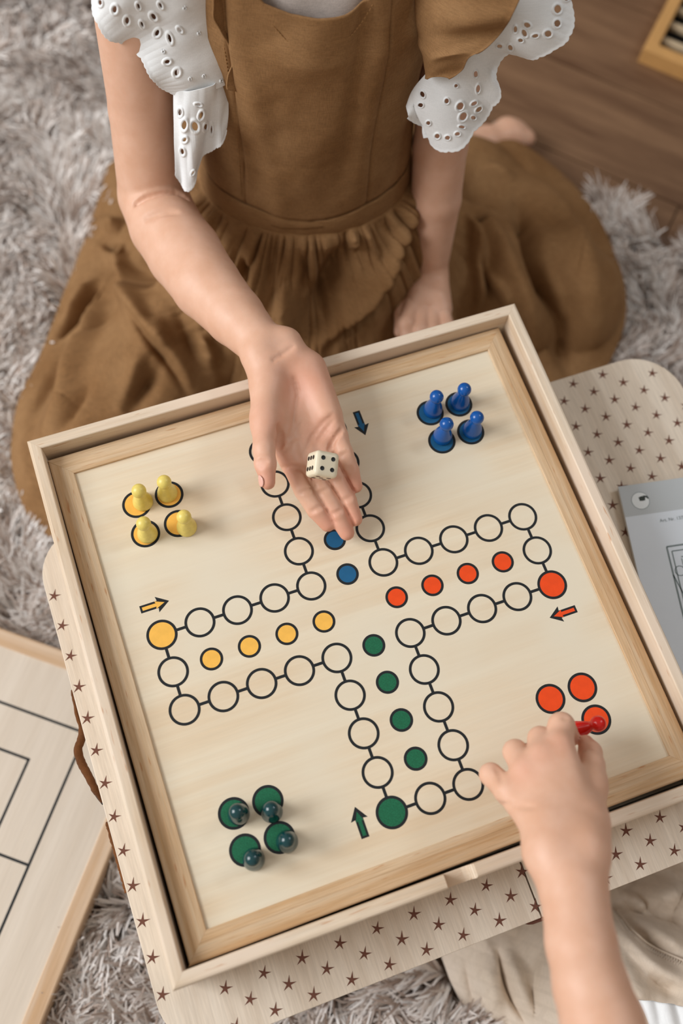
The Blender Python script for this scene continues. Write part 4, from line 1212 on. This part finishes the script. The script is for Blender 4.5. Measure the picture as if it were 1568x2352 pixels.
# ------------------------------------------------------------------ second child: left arm reaching in from the near right
boy = thing('person', (10.2, -17.2, -10), 'child in cream muslin reaching a bare arm over the tray to hold a red pawn', 'person')
q = Body(); q.group(.30)
q.c(A(1262, 1958, 3.1), A(1334, 1958, 3.1), .50).c(A(1258, 1950, 3.05), A(1250, 1890, 2.9), .48, .46).c(A(1340, 1950, 3.05), A(1345, 1890, 2.8), .5, .46)
q.c(A(1335, 1900, 2.85), A(1283, 1712, 2.35), .47, .34).c(A(1305, 1905, 2.95), A(1243, 1738, 2.4), .48, .33)
q.c(A(1278, 1905, 2.9), A(1206, 1770, 2.35), .47, .32).c(A(1250, 1905, 2.8), A(1166, 1815, 2.2), .42, .31)
q.c(A(1345, 1900, 2.7), A(1354, 1800, 2.2), .44, .36)
E2 = A(1432, 2560, 4.7)
q.group(.12, .4)
def RP(u, v, z, px): return px * float((A(u, v, z) - CC) @ CR[2]) / CF
q.c(A(1280, 1950, 3.1), A(1303, 2040, 3.35), RP(1280, 1950, 3.1, 58), RP(1300, 2040, 3.3, 66)).c(A(1325, 1950, 3.1), A(1328, 2040, 3.35), RP(1325, 1950, 3.1, 58), RP(1320, 2040, 3.3, 66))
q.chain([A(1316, 2036, 3.35), A(1334, 2168, 3.7), A(1357, 2268, 4.0), A(1384, 2352, 4.2)], [RP(1316, 2036, 3.3, 77), RP(1334, 2168, 3.7, 80), RP(1357, 2268, 4, 86), RP(1384, 2352, 4.2, 95)])
q.c(A(1384, 2352, 4.2), E2, RP(1384, 2352, 4.2, 95), 1.0)
SH2 = E2 + np.array([3.6, -5.6, 2.4]); q.c(E2, SH2, 1.0, 1.15)
AX2 = np.array([.80, .60, 0]) * -1; BK2 = np.array([.6, -.8, 0]) ; TC2 = np.array([10.2, -17.2, 0])
def b2(a, b, z): return TC2 + AX2 * a + BK2 * b + np.array([0, 0, z])
q.c(SH2, b2(-1.5, 0, 7), 1.1, 1.1).c(b2(-1.5, 0, 7), b2(2.8, 0, 7), 1.1, 1.0).c(b2(0, 0, 5), b2(0, .5, -6), 1.9, 2.2).c(b2(0, 0, 7), b2(0, -.2, 9.4), 1.0, .95)
HC2 = b2(0, -.7, 11.8)
q.group(.6, .5).c(HC2 + np.array([0, 0, .6]), HC2 + BK2 * .9 + np.array([0, 0, .6]), 2.0, 1.95).c(HC2 - BK2 * .5 + np.array([0, 0, -.9]), HC2 + np.array([0, 0, -.4]), 1.3, 1.65)
q.c(HC2 - BK2 * 1.75 + np.array([0, 0, .1]), HC2 - BK2 * 2.12 + np.array([0, 0, -.3]), .18, .25)
for s_ in (-1, 1): q.c(HC2 + AX2 * 1.95 * s_ + np.array([0, 0, .25]), HC2 + AX2 * 2.0 * s_ + BK2 * .15 + np.array([0, 0, -.3]), .27, .2)
q.c(b2(2.8, 0, 7), b2(3.4, -.6, 1.5), .95, .8).c(b2(3.4, -.6, 1.5), b2(1.6, -3.6, -3.4), .78, .52).c(b2(1.6, -3.6, -3.4), b2(1.1, -4.6, -4.2), .5, .35)
fing(q, [(1282, 1718, 2.3), (1289, 1667, 2.05), (1300, 1680, 1.55), (1312, 1694, 1.2)], [.32, .315, .26, .21], blush=.35)
fing(q, [(1243, 1738, 2.35), (1240, 1697, 1.95), (1250, 1712, 1.4), (1262, 1735, 1.1)], [.32, .29, .25, .21], blush=.2)
fing(q, [(1206, 1770, 2.3), (1183, 1727, 1.9), (1193, 1742, 1.35), (1210, 1765, 1.05)], [.31, .29, .25, .2], blush=.2)
fing(q, [(1166, 1815, 2.15), (1127, 1779, 1.75), (1136, 1790, 1.25), (1155, 1808, 1.0)], [.30, .27, .23, .19], blush=.2)
fing(q, [(1354, 1805, 2.2), (1358, 1758, 1.95), (1355, 1728, 1.65), (1345, 1706, 1.4)], [.35, .29, .26, .19], .12, .26, blush=.4)
for pts in ([(1330, 1722), (1345, 1716), (1358, 1718)], [(1140, 1762), (1147, 1780), (1147, 1795)], [(1290, 1648), (1303, 1646)], [(1150, 1848), (1185, 1850), (1222, 1852)]): q.crease(pts, .02, .05, .06)
q.apply_creases()
for c_ in ((1283, 1712), (1243, 1738), (1206, 1770)): q.blush.append((A(*c_, 2.6), .4, .25))
q.build('body', m_skin, boy, .05)
face_hair(HC2, AX2, BK2, boy)

# red pawn between index finger and thumb, leaning to the right
mb = MB().lathe(pawn_profile(), n=36); V = np.concatenate(mb.V)
hd_, bs_ = A(1373, 1662, 1.35), A(1313, 1682, .80); ax_ = Vector(hd_ - bs_).normalized()
V = V @ np.array(ax_.to_track_quat('Z', 'Y').to_matrix()).T
org = hd_ - np.array(ax_) * .845
tag(mk('pawn', V + org, mb.F, m_pred, origin=org, smooth=True), 'glossy red pawn held tilted between finger and thumb of a reaching hand', 'game piece')

# cream dress of the second child, spread on the rug
Vd = []; nu, nv = 150, 60
for i in range(nu):
    ph = 2 * math.pi * i / nu
    for j in range(nv):
        t = j / (nv - 1); z = 7.9 - 10.5 * t
        a = np.interp(t, [0, .12, .3, .7, 1], [1.3, 2.8, 3.0, 3.3, 4.2]); b = np.interp(t, [0, .12, .3, 1], [1.2, 1.7, 2.2, 3.0])
        rr = .1 * math.sin(ph * 14) * t ** 2
        Vd.append(b2((a + rr) * math.cos(ph), (b + rr) * math.sin(ph), z))
mk('dress_bodice', np.array(Vd), grid_faces(nu, nv, True), m_cream, boy, smooth=True).modifiers.new('t', 'SOLIDIFY').thickness = .002
def skirt2H(X):
    H = np.full(X.shape[:-1], -8.7)
    for a, b, r1, r2, h1, h2 in (((10, -16.5), (4.5, -12.2), 3.0, 2.6, -7.3, -8.6), ((10.5, -16), (13, -9.5), 3.0, 2.4, -7.2, -8.0), ((9, -15), (10, -17), 4, 4, -7.6, -7), ((8.5, -11.5), (11.0, -10.0), 1.7, 1.6, -8.3, -8.2)):
        H = smax(H, tri(X, a, b, r1, r2, h1, h2), 1.0)
    return H
nu, nv = 520, 420
left = crom([at(1000, 2170, -9), at(1022, 2215, -9), at(1052, 2280, -9.2), at(1090, 2360, -9.2), at(1180, 2560, -9.2), at(1300, 2900, -9)], nv)[:, :2]
left = np.vstack([left])
u_ = np.linspace(0, 1, nu)[:, None]; s0 = np.linspace(0, 1, nv)[None]
right = np.stack([np.linspace(19, 19, nv), np.linspace(-6.0, -24, nv)], 1)
top_l = np.array([-1.2, -8.0])
lf = np.vstack([crom([top_l, *left[::60]], nv)])
X = lf[None] * (1 - u_[..., None]) + right[None] * u_[..., None]
H = skirt2H(X)
def on2(u, v):
    z = -7.5
    for _ in range(12):
        p_3 = at(u, v, z); z = .5 * z + .5 * float(skirt2H(p_3[None, :2])[0])
    return at(u, v, z)[:2]
st2 = [([(1105, 2190), (1118, 2260), (1140, 2352)], .32, .45), ([(1075, 2200), (1095, 2290), (1125, 2352)], .15, -.3), ([(1142, 2185), (1165, 2270), (1210, 2352)], .12, -.45),
       ([(1160, 2180), (1190, 2280), (1240, 2352)], .25, .3), ([(1400, 2060), (1440, 2120), (1500, 2175), (1568, 2215)], .35, -.5), ([(1475, 2078), (1520, 2040), (1568, 2035)], .5, .55),
       ([(1420, 2040), (1480, 2020), (1568, 1990)], .4, -.7), ([(1440, 2050), (1470, 2085), (1480, 2090)], .14, .3), ([(1395, 2085), (1430, 2150), (1500, 2220), (1568, 2260)], .22, .28),
       ([(1470, 2130), (1530, 2160), (1568, 2170)], .3, .25), ([(1400, 2170), (1440, 2260), (1500, 2330)], .4, .2), ([(1480, 2240), (1568, 2290)], .25, -.2)]
disp = .16 * (1 - 2 * np.abs(vnoise(np.stack([X[..., 0] * .45 + .3 * X[..., 1], X[..., 1] * .22, H * 0], -1)))) + .07 * fbm(np.stack([X[..., 0] * .8, X[..., 1] * .8, H * .2], -1), 3)
for pts, wdt, hgt in st2:
    ln_ = crom([on2(*k) for k in pts], 12); m = (X[..., 0] > ln_[:, 0].min() - 2) & (X[..., 0] < ln_[:, 0].max() + 2) & (X[..., 1] > ln_[:, 1].min() - 2) & (X[..., 1] < ln_[:, 1].max() + 2)
    d_, t_ = line_dist(X[m], ln_); disp[m] += 1.7 * hgt * np.exp(-(d_ / wdt) ** 2) * np.minimum(1, 2.6 * np.minimum(t_, 1 - t_) + .12)
edge = np.clip(u_ * 14, 0, 1)
Z = (H + disp) * edge + (-9.6) * (1 - edge); Z = np.maximum(Z, -9.75)
Z = np.minimum(Z, -3.2)
mk('skirt', np.concatenate([X, Z[..., None]], -1).reshape(-1, 3), grid_faces(nu, nv), m_cream, boy, smooth=True).modifiers.new('t', 'SOLIDIFY').thickness = .002
# openwork band sewn across the skirt
band = crom([on2(1398, 2092), on2(1440, 2148), on2(1500, 2192), on2(1580, 2232), on2(1700, 2290)], 60)
def z2(p):
    i = np.argmin(((X - p) ** 2).sum(-1)); return Z.ravel()[i]
lace = MB()
tb = np.gradient(band, axis=0); tb /= np.linalg.norm(tb, axis=1)[:, None]; nb2_ = np.stack([-tb[:, 1], tb[:, 0]], 1)
zz = np.array([z2(p) for p in band]); zz = np.convolve(np.pad(zz, 3, 'edge'), np.ones(7) / 7, 'valid') + .07
for off in (-.22, .22): lace.tube([(*(band[i] + nb2_[i] * off), zz[i]) for i in range(60)], .035, 6)
for i in range(0, 59):
    a = band[i]; b = band[i + 1]
    lace.tube([(*(a - nb2_[i] * .2), zz[i]), (*(b + nb2_[i] * .2), zz[i + 1])], .018, 5); lace.tube([(*(a + nb2_[i] * .2), zz[i]), (*(b - nb2_[i] * .2), zz[i + 1])], .018, 5)
tag(lace.build('lace_band', m_cream, boy, smooth=True), kind='stuff')
# white cotton cuff of cloth at the lower right corner
Vc = []; cu = crom([A(1468, 2296, -2.6), A(1500, 2300, -2.5), A(1568, 2312, -2.5), A(1700, 2340, -2.4)], 90); cd = crom([A(1500, 2420, -3.3), A(1540, 2440, -3.2), A(1600, 2460, -3.2), A(1750, 2500, -3.2)], 90)
for i in range(90):
    for j in range(30):
        t = j / 29; p3 = cu[i] * (1 - t) + cd[i] * t; p3 = p3 + np.array([0, 0, .05 * math.sin(i * .35 + t * 3) + .3 * math.sin(t * 3.1)]); Vc.append(p3)
mk('petticoat', np.array(Vc), grid_faces(90, 30), m_whitecot, boy, smooth=True).modifiers.new('t', 'SOLIDIFY').thickness = .002

# ------------------------------------------------------------------ slatted wooden frame standing on the floor behind
fo = np.array([21.75, 21.9]); fu = np.array([.72, .69]); fu /= np.linalg.norm(fu); fr_ = np.array([fu[1], -fu[0]])
fbox = thing('slatted_box', (fo[0], fo[1], -10), 'shallow wooden box with black bottom and pale slats standing on the bare floor', 'box')
def FP(a, b): p_2 = fo + fr_ * a + fu * b; return (p_2[0], p_2[1])
def fbar(name, a0, a1, b0, b1, z0, z1, mt): return MB().prism([FP(a0, b0), FP(a1, b0), FP(a1, b1), FP(a0, b1)], z0, z1).build(name, mt, fbox, sharp=.03)
m_fr = plain('honey_wood', lin(196, 150, 92), 0.5, 0.4, .08, 30)
m_slat = plain('pale_slat', lin(190, 170, 140), 0.6, 0.3, .05, 30)
m_blk = plain('black_board', lin(12, 12, 12), 0.5, 0.3)
fbar('frame_rail', 0, 9, 0, .55, -10, -9.2, m_fr); fbar('frame_rail', 0, 9, 11.45, 12, -10, -9.2, m_fr)
fbar('frame_rail', 0, .55, .55, 11.45, -10, -9.2, m_fr); fbar('frame_rail', 8.45, 9, .55, 11.45, -10, -9.2, m_fr)
fbar('base_board', .55, 8.45, .55, 11.45, -9.98, -9.9, m_blk)
for k in range(10): fbar('slat', .6, 8.4, 1.15 + k * 1.0, 1.45 + k * 1.0, -9.75, -9.5, m_slat)

# walls of the room beyond the frame
m_wall = plain('wall_paint', lin(150, 140, 130), 0.9, 0.2, .03, 3)
def wall(name, p0, p1):
    p0 = np.array(p0, float); p1 = np.array(p1, float)
    o = MB().bar(p0, p1, 4, -10, 75).build(name, m_wall); tag(o, kind='structure')
wc = U2 * 62
wall('wall_back', wc - U1 * 60, wc + U1 * 75)
wall('wall_right', wc + U1 * 75, wc + U1 * 75 - U2 * 130)
